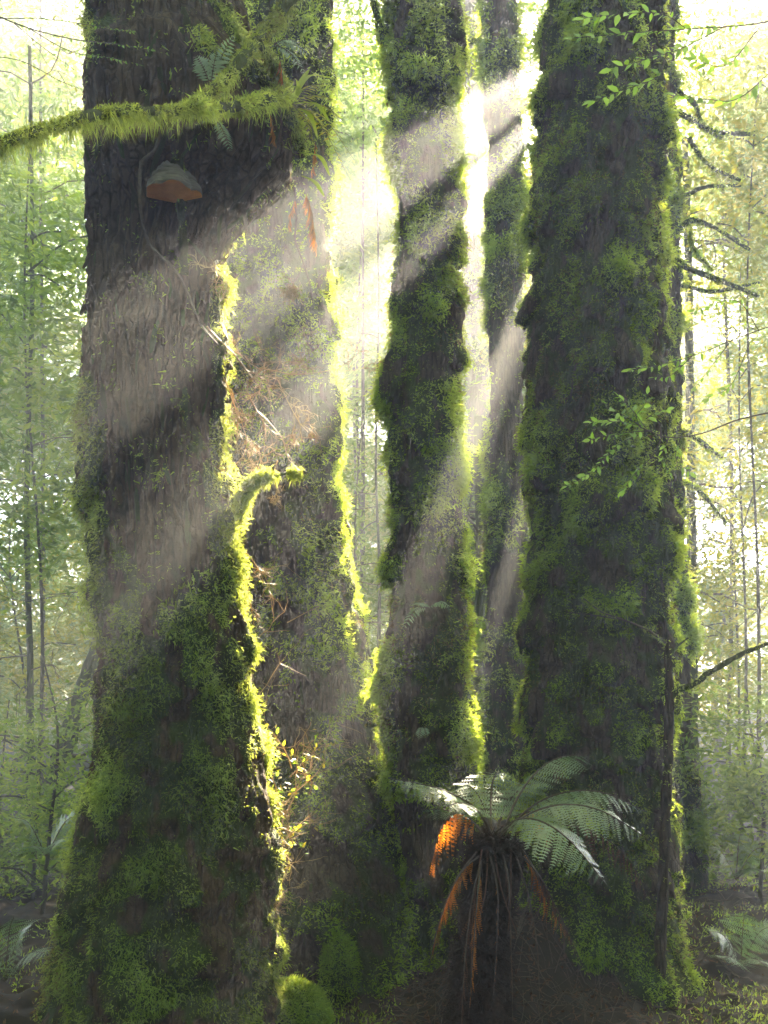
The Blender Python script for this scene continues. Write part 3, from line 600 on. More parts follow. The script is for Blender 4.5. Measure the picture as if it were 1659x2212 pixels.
PIN = {'green': [pinna_mesh('pinna', 'frond', 12, .12, .13, .036, seed=k, tint=.45 + .1 * k) for k in range(3)],
       'dead': [pinna_mesh('pinna', 'frond_dead', 9, .05, .12, .05, .9, seed=10 + k, tint=.35 + .2 * k) for k in range(3)],
       'brown': [pinna_mesh('pinna', 'frond_brown', 9, .05, .13, .05, .8, seed=20 + k, tint=.3 + .2 * k) for k in range(3)]}
def simple_pinna(name, mat, tint, wid=.13):
    b = Bag(); b.add([[0, -.05, 0], [.45, -wid, -.03], [1, 0, -.16], [.45, wid, -.03], [0, .05, 0], [.5, 0, .03]], [[0, 1, 5], [1, 2, 5], [2, 3, 5], [3, 4, 5], [4, 0, 5]], None, tint); return b.build(name, M[mat], False)
PIN['small'] = [simple_pinna('pinna', 'frond', t_) for t_ in (.4, .6, .8)]; PIN['gold'] = [simple_pinna('pinna', 'leaf_yellow', t_, .11) for t_ in (.3, .5, .8)]
PIN['rust'] = [simple_pinna('pinna', 'frond_dead', t_, .2) for t_ in (.2, .5, .8)]
def frond(root, pts, n, maxlen, kind='green', up=(0, 0, 1), droop=.25, sweep=.45, bare=.22, r0=.007, stem='twig', seed=0, name='frond', hang=0.0, wob=0.0):
    rg = np.random.default_rng(seed); path = spline(px(pts), 64); T = nrm(np.gradient(path, axis=0)); upv = np.asarray(up, float)
    bag = Bag(); tube(bag, path, np.linspace(r0, r0 * .25, 64), 5)
    fo = obj(name, bag.build(name, M[stem]), root)
    for k in range(n):
        u = (k + .5) / n; i = int((bare + (1 - bare) * u) * 63); t = T[i]; s = nrm(np.cross(t, upv)); nv = np.cross(s, t)
        l = maxlen * max(.1, math.sin(math.pi * (.16 + .84 * u)) ** .75)
        for sg in (-1, 1):
            d = nrm(s * sg * (1 - hang) + t * sweep * (1 - hang * .7) - upv * droop + np.array([0, 0, -1.0]) * hang * 1.6 + rg.normal(0, .06 + wob, 3))
            z = nrm(nv - d * (nv @ d)) if abs(nv @ d) < .95 else nrm(np.cross(d, s)); y = np.cross(z, d); ll = l * rg.uniform(.88, 1.1) * (1 if not wob else rg.uniform(.6, 1.1))
            mw = Matrix(((d[0] * ll, y[0] * ll, z[0] * ll, path[i][0]), (d[1] * ll, y[1] * ll, z[1] * ll, path[i][1]), (d[2] * ll, y[2] * ll, z[2] * ll, path[i][2]), (0, 0, 0, 1)))
            o = bpy.data.objects.new('pinna', PIN[kind][int(rg.integers(len(PIN[kind])))]); col.objects.link(o); o.parent = fo; o.matrix_basis = mw
    return fo
# tree fern in front of the stout trunk
tf = thing('tree_fern', 'tree fern with silver-green fronds and orange dead skirt, before the stout trunk', 'tree fern', P(1050, 2240, 5.1))
rg = np.random.default_rng(930)
path = spline(px([(1030, 2330, 5.15), (1035, 2150, 5.15), (1048, 1990, 5.12), (1066, 1870, 5.1), (1076, 1805, 5.1)]), 60)
rad = np.interp(np.linspace(0, 1, 60), [0, .5, .8, .95, 1], [.15, .10, .11, .11, .05])
bag = Bag(); tube(bag, path, rad, 28, bumpy=.35, seed=8)
fm = plain('fern_trunk', (0.012, 0.008, 0.005), (0.06, 0.036, 0.02), 40, .95, 1.0)
trk = obj('trunk', bag.build('trunk', fm), tf)
p, nn = tube_points(path, rad, 7500, rg)
V, Fc, T = blades(p, nn, rg, per=4, L=.06, wd=.002, out=.6, down=.5, rnd=.8, spread=.012, tint=np.full(7500, .15), sizes=rg.uniform(.4, 1.3, 7500))
mb = Bag(); mb.add(V, Fc, None, T); obj('root_fibre', mb.build('root_fibre', M['fibre'], False), trk, 'stuff')
GF_ = [([(1066, 1806, 5.1), (1025, 1745, 5.05), (960, 1708, 4.98), (900, 1692, 4.92), (842, 1682, 4.88)], 19, .17, dict(droop=.25, bare=.2, up=(-.05, -.25, 1))),
 ([(1062, 1815, 5.08), (1060, 1745, 5.25), (1064, 1690, 5.5), (1078, 1664, 5.75)], 16, .20, dict(droop=.05, bare=.22, sweep=.25, up=(0, -.55, .8))),
 ([(1085, 1800, 5.1), (1120, 1720, 5.15), (1165, 1662, 5.2), (1215, 1635, 5.25), (1272, 1634, 5.3)], 16, .19, dict(droop=.35, bare=.28, up=(-.2, -.1, 1))),
 ([(1090, 1800, 5.12), (1150, 1742, 5.1), (1220, 1712, 5.1), (1300, 1712, 5.12), (1392, 1752, 5.15)], 19, .17, dict(droop=.5, bare=.25, up=(.05, -.1, 1))),
 ([(1086, 1803, 5.05), (1140, 1760, 4.98), (1215, 1738, 4.93), (1300, 1752, 4.9), (1404, 1814, 4.88)], 22, .19, dict(droop=.35, bare=.22, up=(.1, -.45, 1))),
 ([(1078, 1806, 5.0), (1115, 1772, 4.88), (1170, 1775, 4.78), (1235, 1820, 4.7), (1312, 1914, 4.62)], 22, .19, dict(droop=.3, bare=.2, up=(.25, -.6, 1))),
 ([(1060, 1806, 5.12), (1010, 1770, 5.35), (960, 1750, 5.5), (905, 1748, 5.6)], 16, .11, dict(droop=.3, bare=.3))]
GF_ += [([(1072, 1806, 5.15), (1090, 1745, 5.3), (1130, 1700, 5.5), (1175, 1690, 5.7)], 16, .15, dict(droop=.25, bare=.25, up=(0, -.4, 1))),
 ([(1064, 1806, 5.05), (1035, 1755, 4.85), (1000, 1735, 4.65), (960, 1742, 4.5)], 16, .14, dict(droop=.3, bare=.25, up=(-.1, -.4, 1))),
 ([(1066, 1806, 5.15), (1045, 1740, 5.35), (1018, 1700, 5.55), (985, 1690, 5.7)], 14, .13, dict(droop=.25, bare=.3, up=(0, -.4, 1)))]
for k, (pts, n, ml, kw) in enumerate(GF_): frond(tf, pts, n, ml, 'green', seed=940 + k, **kw)
DF_ = [([(1050, 1812, 5.05), (1015, 1768, 5.0), (985, 1756, 4.97), (955, 1785, 4.95), (938, 1840, 4.94), (932, 1895, 4.93)], 18, .17, 'dead', .75),
 ([(1035, 1850, 5.0), (1000, 1880, 4.96), (965, 1945, 4.93), (935, 2035, 4.9)], 16, .11, 'dead', .6),
 ([(1040, 1860, 4.97), (1022, 1930, 4.93), (1008, 2030, 4.9), (998, 2170, 4.9), (996, 2260, 4.9)], 20, .11, 'brown', .7),
 ([(1040, 1858, 4.96), (1030, 1950, 4.9), (1022, 2060, 4.88), (1012, 2200, 4.88)], 20, .11, 'dead', .75),
 ([(1085, 1840, 4.98), (1098, 1900, 4.93), (1104, 2030, 4.92), (1108, 2220, 4.93)], 18, .07, 'brown', .8),
 ([(1125, 1830, 5.05), (1150, 1870, 5.03), (1185, 1950, 5.02), (1245, 2045, 5.02)], 18, .12, 'dead', .7),
 ([(1110, 1800, 5.2), (1200, 1782, 5.25), (1290, 1800, 5.3), (1365, 1865, 5.32), (1405, 1955, 5.33)], 24, .15, 'brown', .85),
 ([(1120, 1760, 5.2), (1150, 1755, 5.22), (1175, 1785, 5.24), (1185, 1830, 5.25)], 12, .09, 'dead', .7),
 ([(1030, 1840, 5.0), (985, 1900, 4.95), (950, 1990, 4.9), (925, 2090, 4.88)], 18, .10, 'dead', .7),
 ([(1130, 1850, 5.0), (1170, 1900, 4.96), (1215, 1990, 4.95), (1270, 2110, 4.95)], 18, .10, 'brown', .7),
 ([(1060, 1850, 4.97), (1075, 1930, 4.9), (1072, 2060, 4.88), (1066, 2150, 4.88)], 16, .035, 'dead', .8),
 ([(1115, 1850, 5.0), (1140, 1930, 4.98), (1160, 2040, 5.0), (1166, 2170, 5.0)], 18, .05, 'brown', .8)]
for k, (pts, n, ml, kd, hg) in enumerate(DF_): frond(tf, pts, n, ml, kd, seed=960 + k, hang=hg, droop=.15, bare=.12, wob=.12, r0=.005, name='dead_frond')
for k in range(4):                   # old bare stalks
    a = rg.uniform(1040, 1115); b = a + rg.uniform(-45, 70); y = rg.uniform(1980, 2200)
    bag = Bag(); tube(bag, spline(px([(a, 1835, 5.0), ((a + b) / 2 + rg.uniform(-15, 15), (1835 + y) / 2, 4.93), (b, y, 4.92)]), 20), np.linspace(.005, .002, 20), 5)
    obj('dead_stalk', bag.build('dead_stalk', M['frond_brown']), tf)

# small ferns
def fern(name, label, base, tips, n, ml, kind, up=(0, -.4, 1), droop=.2, seed=0, r0=.0025, bare=.12, arch=.25, sweep=.4):
    root = thing(name, label, 'fern', P(*base))
    for k, tp in enumerate(tips):
        b, e = np.array(base, float), np.array(tp, float); m = (b + e) / 2; m[1] -= arch * np.linalg.norm((e - b)[:2]); frond(root, [tuple(b), tuple(m), tuple(e)], n, ml, kind, up, droop, seed=seed + k, r0=r0, bare=bare, sweep=sweep)
    return root
fern('fern', 'pair of drooping fern fronds on the lower middle of the central trunk', (925, 1312, 5.98), [(868, 1362, 5.9), (972, 1312, 5.92), (900, 1306, 5.85)], 12, .055, 'small', seed=1000)
fern('fern', 'tiny fern low on the dark foot of the central trunk', (912, 1570, 5.95), [(905, 1598, 5.88), (922, 1592, 5.88)], 9, .035, 'small', seed=1010)
fern('ground_fern', 'pale fern at the left foot of the fungus tree, half behind it', (100, 1850, 6.0), [(25, 1765, 5.8), (185, 1760, 6.0), (150, 1812, 5.7), (60, 1830, 5.7)], 18, .14, 'green', seed=1020, r0=.004)
fern('fern', 'blue-green fern hanging below the mossy branch against the dark burl', (462, 250, 4.2), [(500, 328, 4.15), (445, 262, 4.15)], 13, .04, 'small', seed=1030, arch=.1)
fern('fern', 'fern sprouting above the mossy branch on the big trunk', (455, 185, 4.2), [(424, 120, 4.15), (468, 112, 4.15), (505, 75, 4.15)], 11, .045, 'small', seed=1040, up=(0, -1, .3), arch=.08)
fern('epiphyte_fern', 'sunlit fern fronds fanning from the burl in front of the leaning trunk', (632, 228, 4.68), [(742, 262, 5.25), (765, 345, 5.45), (720, 215, 5.1), (752, 380, 5.4), (690, 345, 4.95), (700, 180, 5.0), (712, 300, 5.05)], 14, .05, 'gold', seed=1050, up=(0, -.7, .7), arch=.18)
fern('epiphyte_fern', 'thin fern fronds behind the upper bend of the mossy branch', (590, 95, 4.35), [(672, 120, 4.35), (660, 160, 4.35), (645, 92, 4.35)], 12, .04, 'small', seed=1070, up=(0, -.7, .7), arch=.15)
def hanging_dead(label, pts, n, ml, seed):
    root = thing('dead_fern', label, 'dead fern', P(*pts[0])); frond(root, pts, n, ml, 'rust', hang=.7, droop=.2, bare=.05, wob=.2, r0=.003, seed=seed, name='dead_frond'); return root
hanging_dead('large orange dead fern hanging below the burl beside the light shaft', [(660, 415, 4.92), (672, 450, 4.92), (680, 500, 4.92), (684, 555, 4.92)], 24, .10, 1080)
hanging_dead('orange dead fern frond at the right edge of the burl', [(682, 305, 4.92), (678, 345, 4.92), (672, 395, 4.92)], 16, .06, 1081)
hanging_dead('short rust frond hanging between the mossy branch and the leaning trunk', [(604, 125, 4.3), (608, 150, 4.3), (612, 185, 4.3)], 14, .05, 1082)
hanging_dead('dark rust frond drooping on the burl under the mossy side limb', [(583, 240, 4.25), (590, 280, 4.25), (596, 318, 4.25)], 14, .05, 1083)
hanging_dead('small rust frond beside the burl tip', [(640, 425, 4.48), (628, 460, 4.48), (624, 505, 4.48)], 14, .05, 1084)
# strap-leaved plant on the burl
def strap(root, pts, w, seed):
    path = spline(px(pts), 14); T = nrm(np.gradient(path, axis=0)); s = nrm(np.cross(T, np.array([0, -.6, .8]))); u = np.linspace(0, 1, 14)
    ww = (w * np.sin(np.pi * (.08 + .9 * u)) ** .6)[:, None]; up = nrm(np.cross(s, T))
    V = np.concatenate([path - s * ww + up * ww * .3, path, path + s * ww + up * ww * .3]); i = np.arange(13)
    Fq = np.concatenate([np.stack([i, i + 14, i + 15, i + 1], 1), np.stack([i + 14, i + 28, i + 29, i + 15], 1)])
    obj('leaf', mesh('leaf', V, Fq, M['leaf'], {'tint': np.full(len(V), .9)}), root)
sp = thing('strap_leaf_plant', 'glossy strap-leaved plant glowing lime on the edge of the burl', 'plant', P(636, 215, 4.62))
for k, pts in enumerate([[(636, 215, 4.62), (650, 180, 4.68), (668, 150, 4.79)], [(638, 205, 4.62), (670, 165, 4.8), (728, 172, 5.15)], [(638, 225, 4.62), (680, 225, 4.86), (712, 262, 5.05)], [(640, 235, 4.62), (668, 250, 4.79), (686, 300, 4.9)], [(645, 330, 4.65), (690, 340, 4.92), (712, 380, 5.05)], [(650, 380, 4.68), (680, 395, 4.86), (700, 425, 4.98)], [(632, 222, 4.62), (645, 198, 4.65), (640, 172, 4.62)]]): strap(sp, pts, .014, k)

# dead twigs
def twig(bag, p, d, L, r, depth, rg, grav=.15, spread=.8, kids=4, wig=.25, tint=.5):
    n = 6; q = [np.array(p, float)]; v = nrm(np.array(d, float))
    for k in range(n - 1):
        v = nrm(v + rg.normal(0, wig, 3) * .9 + np.array([0, 0, -grav * .3])); q.append(q[-1] + v * L / (n - 1))
    q = np.array(q); r = max(r, .0015); tube(bag, q, np.linspace(r, r * .55, n), 4 if r > .002 else 3, np.clip(rg.normal(tint, .2), 0, 1))
    if depth > 0:
        for k in range(kids):
            i = 1 + int(rg.integers(0, n - 1)); dd = nrm(nrm(q[min(i + 1, n - 1)] - q[i - 1]) + rg.normal(0, spread, 3) * np.array([1, .6, 1]))
            twig(bag, q[i], dd, L * rg.uniform(.35, .65), r * .55, depth - 1, rg, grav, spread, kids, wig, tint)
    return q
def dead_twigs(label, specs, seed, mat='twig_dry', name='dead_twig', kids=5, cat='twig', extra=None):
    rg = np.random.default_rng(seed); root = thing(name, label, cat, P(*specs[0][0]))
    for a, b, r, dep, grav in specs:
        a_, b_ = P(*a), P(*b); bag = Bag(); twig(bag, a_, b_ - a_, np.linalg.norm(b_ - a_), r, dep, rg, grav, kids=kids); obj('twig', bag.build('twig', M[mat]), root)
    return root
dead_twigs('pale burst of dry twigs where the burl meets the trunk edge', [((480, 565, 4.55), (455, 600, 4.45), .002, 2, .1), ((482, 575, 4.55), (498, 610, 4.5), .002, 2, .1), ((478, 590, 4.55), (465, 635, 4.5), .002, 1, .1)], 1100, kids=5)
dead_twigs('big golden spray of dead twigs reaching from the fungus tree to the leaning trunk', [((446, 705, 4.5), (590, 815, 4.95), .0045, 3, .1), ((560, 795, 4.85), (700, 850, 5.1), .0032, 3, .05), ((600, 820, 4.98), (690, 905, 5.15), .0028, 3, .2), ((476, 730, 4.6), (530, 760, 4.8), .003, 3, -.1)], 1101)
dead_twigs('tangle of dead twigs hanging from the lit edge below the golden spray', [((482, 815, 4.65), (545, 905, 4.95), .0035, 3, .3), ((500, 840, 4.7), (520, 950, 4.8), .0028, 3, .4), ((540, 860, 4.9), (604, 1000, 5.05), .004, 2, .4)], 1102)
dead_twigs('brown twigs bristling along the sunlit moss edge at mid height', [((520, 1180, 4.7), (560, 1240, 4.9), .0025, 2, .1), ((515, 1260, 4.7), (560, 1200, 4.9), .0025, 2, .1), ((530, 1240, 4.7), (545, 1330, 4.9), .002, 3, .3), ((510, 1300, 4.7), (555, 1060, 5.0), .003, 2, 0)], 1103)
dead_twigs('bleached bare twig sticking out toward the leaning trunk', [((560, 1375, 4.9), (625, 1340, 5.05), .003, 1, .0), ((620, 1345, 5.04), (686, 1330, 5.15), .0026, 1, -.05), ((560, 1500, 4.9), (600, 1375, 5.0), .002, 1, 0)], 1104, kids=3)
ht = thing('hanging_twig', 'dark twig dangling from the burl, ending in a ball of golden lichen', 'twig', P(640, 420, 4.72))
bag = Bag(); tube(bag, spline(px([(636, 405, 4.72), (640, 470, 4.72), (638, 520, 4.72), (655, 565, 4.72), (668, 610, 4.72), (676, 655, 4.72)]), 40), np.linspace(.006, .0022, 40), 6); tube(bag, spline(px([(655, 570, 4.72), (645, 595, 4.72), (632, 612, 4.72)]), 12), .0025, 5)
obj('stem', bag.build('stem', M['twig']), ht)
rg = np.random.default_rng(1110); bag = Bag(); c = P(628, 628, 4.72)
for k in range(46): twig(bag, c + rg.normal(0, .012, 3), nrm(rg.normal(0, 1, 3) + np.array([0, 0, -.35])), rg.uniform(.035, .085), .0013, 1, rg, .4, .8, 2, .9, .9)
obj('lichen', bag.build('lichen', M['twig_dry']), ht, 'stuff')
st = thing('mossy_stub', 'broken mossy stub curving out from the lit edge, blazing yellow', 'branch', P(512, 1180, 4.8))
mossy_limb(st, 'limb', [(503, 1215, 4.75), (510, 1140, 4.85), (524, 1075, 4.92), (546, 1040, 4.98), (590, 1026, 5.05), (645, 1022, 5.12)], [.018, .017, .016, .014, .010, .005], 900, 1120, L=.032, wd=.0035, tint=.9, n=50)
dead_twigs('fine twigs fringing the mossy stub', [((560, 1035, 5.0), (545, 975, 5.0), .002, 3, .1), ((590, 1030, 5.05), (600, 1075, 5.05), .002, 3, .2), ((545, 1040, 4.98), (590, 985, 5.0), .002, 2, .0), ((600, 995, 5.05), (575, 1020, 5.0), .0035, 1, .1)], 1121)
# golden shrub between the two left trunks
gs = thing('golden_shrub', 'small sunlit shrub with golden twigs and leaves growing between the two left trunks', 'shrub', P(580, 1960, 4.95))
rg = np.random.default_rng(1130)
LFM = {}
def leaf_mesh(mat, tint, w=.42):
    b = Bag(); b.add([[0, 0, 0], [.3, -w * .5, .05], [.65, -w * .42, .04], [1, 0, -.06], [.65, w * .42, .04], [.3, w * .5, .05], [.32, 0, 0], [.66, 0, -.01]], [[0, 1, 6], [0, 6, 5], [2, 3, 7], [7, 3, 4]], [[1, 2, 7, 6], [6, 7, 4, 5]], tint); return b.build('leaf', M[mat], True)
for nm, mt, tt in (('green', 'leaf_fresh', .8), ('mid', 'leaf_fresh', .3), ('gold', 'leaf_yellow', .6), ('gold2', 'leaf_yellow', .9), ('dark', 'frond', .5)): LFM[nm] = leaf_mesh(mt, tt)
def put_leaf(root, p, d, nv, l, kind):
    d = nrm(np.asarray(d, float)); z = nrm(nv - d * (nv @ d)); y = np.cross(z, d); p = np.asarray(p)
    o = bpy.data.objects.new('leaf', LFM[kind]); col.objects.link(o); o.parent = root; o.matrix_parent_inverse = root.matrix_world.inverted()
    o.matrix_basis = Matrix([[d[i] * l, y[i] * l, z[i] * l, p[i]] for i in range(3)] + [[0, 0, 0, 1]])
for k, (a, b, r) in enumerate([((578, 1960, 4.95), (610, 1760, 5.05), .005), ((605, 1790, 5.05), (640, 1640, 5.1), .004), ((630, 1660, 5.1), (610, 1540, 5.1), .003), ((625, 1680, 5.1), (700, 1590, 5.15), .003), ((615, 1740, 5.07), (735, 1630, 5.15), .003), ((590, 1850, 5.0), (690, 1790, 5.15), .003), ((590, 1880, 5.0), (700, 1840, 5.15), .003), ((600, 1720, 5.05), (575, 1620, 5.0), .003)]):
    bag = Bag(); a_, b_ = P(*a), P(*b); q = twig(bag, a_, b_ - a_, np.linalg.norm(b_ - a_), r, 2 if k else 1, rg, .05, .7, 5); tw = obj('twig', bag.build('twig', M['twig_dry']), gs)
    if k >= 2:
        for m in range(26):
            i = int(rg.integers(1, 6)); pp = q[i] + rg.normal(0, .03, 3); put_leaf(gs, pp, rg.normal(0, 1, 3) + np.array([.6, 0, .2]), nrm(np.array([0, -.3, 1.0]) + rg.normal(0, .5, 3)), rg.uniform(.02, .036), ['gold', 'gold2', 'green', 'gold2'][int(rg.integers(4))])
bag = Bag()
for k in range(16): twig(bag, P(585 + rg.uniform(-8, 20), rg.uniform(1720, 1960), 4.75), np.array([1, .2, rg.uniform(-.6, .6)]), rg.uniform(.06, .14), .0016, 2, rg, .2, .8, 4, .5, .7)
obj('twig', bag.build('twig', M['twig_dry']), gs)
# leafy sprigs before the stout trunk
def sprig(label, stems, spacing, size, kinds, seed, name='leafy_sprig', tilt=(0, -.9, .7)):
    rg = np.random.default_rng(seed); root = thing(name, label, 'sprig', P(*stems[0][0][0]))
    for pts, r, leafy_from in stems:
        path = spline(px(pts), 40); bag = Bag(); tube(bag, path, np.linspace(r, r * .4, 40), 5); obj('stem', bag.build('stem', M['twig']), root)
        if leafy_from is None: continue
        seg = np.concatenate([[0], np.cumsum(np.linalg.norm(np.diff(path, axis=0), axis=1))]); s = seg[-1] * leafy_from; sg = 1
        while s <= seg[-1] + .001:
            i = min(int(np.searchsorted(seg, s)), 38); T = nrm(path[i + 1] - path[i]); nv = nrm(np.array(tilt) + rg.normal(0, .45, 3)); sd = nrm(np.cross(T, nv)) * sg
            put_leaf(root, path[i], T * .75 + sd * .8 + np.array([0, 0, -.25]) + rg.normal(0, .32, 3), nv, size * rg.uniform(.5, 1.15), kinds[int(rg.integers(len(kinds)))])
            s += spacing * rg.uniform(.75, 1.25); sg = -sg
        put_leaf(root, path[-1], T, nv, size, kinds[0])
    return root
sprig('spray of fresh green leaves crossing the middle of the stout trunk', [
  ([(1720, 880, 4.7), (1600, 905, 4.65), (1520, 935, 4.6), (1450, 945, 4.6), (1400, 930, 4.6), (1370, 912, 4.6)], .004, None),
  ([(1400, 930, 4.6), (1350, 912, 4.58), (1278, 912, 4.55)], .002, .1), ([(1395, 925, 4.6), (1365, 885, 4.58), (1338, 858, 4.55)], .002, .15), ([(1370, 900, 4.6), (1392, 875, 4.6), (1398, 852, 4.6)], .002, .2),
  ([(1400, 932, 4.6), (1345, 955, 4.58), (1310, 985, 4.55), (1275, 1022, 4.55), (1225, 1050, 4.52)], .002, .1), ([(1395, 905, 4.6), (1415, 892, 4.6), (1440, 885, 4.6)], .002, .1), ([(1430, 945, 4.6), (1405, 990, 4.6), (1375, 1018, 4.58), (1345, 1060, 4.55)], .002, .45),
  ([(1410, 930, 4.6), (1350, 935, 4.55), (1275, 950, 4.5)], .002, .15), ([(1445, 945, 4.6), (1430, 985, 4.6), (1445, 1020, 4.6)], .002, .2), ([(1470, 945, 4.62), (1460, 990, 4.6), (1490, 1020, 4.6)], .002, .2), ([(1385, 920, 4.6), (1340, 893, 4.55), (1310, 872, 4.5)], .002, .2)], .0145, .040, ['green', 'green', 'mid'], 1200)
sprig('upper spray of bright leaves at the right edge of the stout trunk', [([(1740, 680, 4.8), (1620, 720, 4.75), (1520, 760, 4.7), (1440, 785, 4.65), (1358, 800, 4.6)], .003, .45), ([(1500, 765, 4.7), (1450, 810, 4.68), (1415, 815, 4.65)], .002, .2), ([(1580, 735, 4.7), (1530, 800, 4.7), (1500, 840, 4.7)], .002, .2), ([(1640, 715, 4.7), (1590, 650, 4.7), (1500, 670, 4.7)], .002, .3), ([(1620, 740, 4.7), (1580, 830, 4.7), (1530, 860, 4.7)], .002, .3)], .016, .038, ['green', 'green', 'mid'], 1210)
sprig('overhanging leafy twigs in the top right corner', [([(1760, 20, 4.2), (1640, 50, 4.2), (1500, 62, 4.2), (1380, 70, 4.2), (1240, 82, 4.2)], .0035, .25), ([(1560, 60, 4.2), (1470, 105, 4.15), (1390, 130, 4.1), (1320, 150, 4.1)], .0025, .2), ([(1440, 115, 4.15), (1420, 165, 4.12), (1360, 190, 4.1), (1282, 218, 4.1)], .002, .25), ([(1640, 60, 4.2), (1570, 140, 4.2), (1500, 130, 4.2)], .0025, .2), ([(1700, 120, 4.3), (1600, 210, 4.3), (1530, 215, 4.3), (1460, 205, 4.3)], .0025, .25), ([(1480, 60, 4.2), (1430, 30, 4.2), (1350, 30, 4.2), (1260, 40, 4.2)], .002, .15)], .016, .050, ['green', 'green', 'mid'], 1220)
sprig('fine beech twigs hanging in the top left corner', [([(-40, 20, 4.2), (60, 60, 4.2), (160, 85, 4.15), (250, 95, 3.9), (325, 108, 3.9)], .003, .15), ([(60, 60, 4.2), (150, 110, 4.15), (240, 125, 3.9), (300, 140, 3.9)], .002, .15), ([(0, 40, 4.2), (90, 40, 4.2), (200, 55, 4.15), (290, 70, 3.9)], .002, .15), ([(30, 50, 4.2), (90, 100, 4.2), (160, 150, 4.15)], .002, .2), ([(-60, 120, 4.2), (40, 130, 4.2), (130, 175, 4.2), (170, 190, 4.2)], .002, .2)], .011, .020, ['mid', 'green', 'gold'], 1230, tilt=(0, -.5, 1))
# forked sapling and other thin stems
sp = thing('forked_sapling', 'slim dark sapling with a bent side branch at the right of the stout trunk', 'sapling', P(1425, 2200, 5.5))
mossy_limb(sp, 'trunk', [(1418, 2230, 5.5), (1426, 2050, 5.5), (1434, 1880, 5.5), (1438, 1750, 5.5), (1444, 1620, 5.5), (1446, 1500, 5.5), (1442, 1420, 5.5), (1440, 1385, 5.5), (1436, 1340, 5.5)], [.034, .03, .028, .026, .022, .012, .008], 160, 1300, 'bark_red', moss=.25, L=.016, wd=.003, n=70, lumpy=.2)
mossy_limb(sp, 'branch', [(1446, 1510, 5.5), (1465, 1490, 5.48), (1500, 1478, 5.45), (1540, 1448, 5.4), (1620, 1405, 5.3), (1720, 1370, 5.2)], [.018, .014, .016, .012, .008], 150, 1301, 'bark_red', L=.014, wd=.003, n=40)
mossy_limb(sp, 'branch', [(1444, 1430, 5.5), (1460, 1400, 5.5), (1486, 1378, 5.5)], [.008, .005], 0, 1302, 'bark_red', n=14, sides=6)
t = thing('bare_twig', 'thin forked twig lying across the lower stout trunk', 'twig', P(1430, 1385, 5.45))
mossy_limb(t, 'stem', [(1440, 1390, 5.5), (1400, 1362, 5.4), (1350, 1340, 5.38), (1300, 1322, 5.36), (1260, 1292, 5.36)], [.007, .006, .004, .003], 90, 1310, 'twig', L=.012, wd=.0025, n=40, sides=6)
mossy_limb(t, 'stem', [(1345, 1339, 5.38), (1290, 1330, 5.36), (1222, 1322, 5.36)], [.0035, .002], 0, 1311, 'twig', n=20, sides=5)
# limbs of the trees at the back
for k, (tr, d, pts, rr) in enumerate([(treeC, 6.3, [(860, 160), (838, 110), (820, 60), (800, -40)], .035), (treeC, 6.3, [(838, 112), (850, 70), (846, 20)], .018),
  (treeD, 9.85, [(1118, 322), (1140, 316), (1166, 326)], .035), (treeD, 9.85, [(1054, 110), (1036, 88), (1010, 90), (984, 78)], .04),
  (treeF, 8.6, [(1440, 160), (1458, 190), (1500, 225), (1520, 272), (1560, 300)], .03), (treeF, 8.6, [(1462, 240), (1500, 262), (1545, 285), (1620, 290)], .032), (treeF, 8.5, [(1488, 299), (1515, 340), (1545, 366), (1600, 390)], .026),
  (treeF, 8.6, [(1455, 345), (1470, 352), (1472, 375), (1462, 400)], .02), (treeF, 8.6, [(1450, 430), (1480, 424), (1520, 405), (1600, 400)], .03), (treeF, 8.5, [(1452, 512), (1475, 488), (1500, 476), (1545, 492), (1620, 540)], .035),
  (treeF, 8.5, [(1428, 566), (1462, 564), (1490, 582), (1545, 602), (1640, 640)], .032), (treeF, 8.6, [(1440, 622), (1480, 618), (1540, 630), (1640, 610)], .026), (treeF, 8.6, [(1490, 500), (1500, 540), (1540, 585)], .012), (treeF, 8.6, [(1465, 930), (1500, 945), (1560, 990)], .03), (treeF, 8.6, [(1470, 1040), (1510, 1060), (1570, 1130)], .025)]):
    rr = rr * (.75 if d < 10 else 1)
    mossy_limb(tr[0], 'limb', [(x, y, d) for x, y in pts], [rr, rr * .85, rr * .6], 260 if d < 10 else 160, 1400 + k, L=.02, wd=.006, n=26, sides=8, per=6, lumpy=.3, mossmat='moss_cushion')
def stem_tree(label, pts, r0, r1, seed, nb=8, mat='bark_far'):
    rg = np.random.default_rng(seed); root = thing('thin_tree', label, 'tree', P(*pts[0])); path = spline(px(pts), 50); bag = Bag(); tube(bag, path, np.linspace(r0, r1, 50), 8, bumpy=.25, seed=seed)
    obj('trunk', with_moss(bag.build('trunk', M[mat]), .45), root)
    bag = Bag()
    for k in range(nb):
        i = int(rg.integers(8, 49)); twig(bag, path[i], np.array([rg.choice([-1, 1]), rg.normal(0, .4), rg.uniform(-.1, .6)]), rg.uniform(.3, .9), r0 * .25, 2, rg, .2, .6, 3)
    obj('branches', bag.build('branches', M['twig']), root, 'stuff')
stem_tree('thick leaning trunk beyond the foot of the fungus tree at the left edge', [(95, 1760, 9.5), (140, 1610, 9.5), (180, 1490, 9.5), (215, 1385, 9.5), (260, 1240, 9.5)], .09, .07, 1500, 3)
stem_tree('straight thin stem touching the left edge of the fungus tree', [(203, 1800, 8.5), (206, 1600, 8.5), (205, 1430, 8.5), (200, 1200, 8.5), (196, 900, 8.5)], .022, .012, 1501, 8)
stem_tree('thin stem in the gap left of the central trunk', [(822, 1760, 8.6), (816, 1500, 8.6), (820, 1250, 8.6), (812, 1000, 8.6), (818, 650, 8.6), (812, 300, 8.6)], .018, .006, 1502, 16)
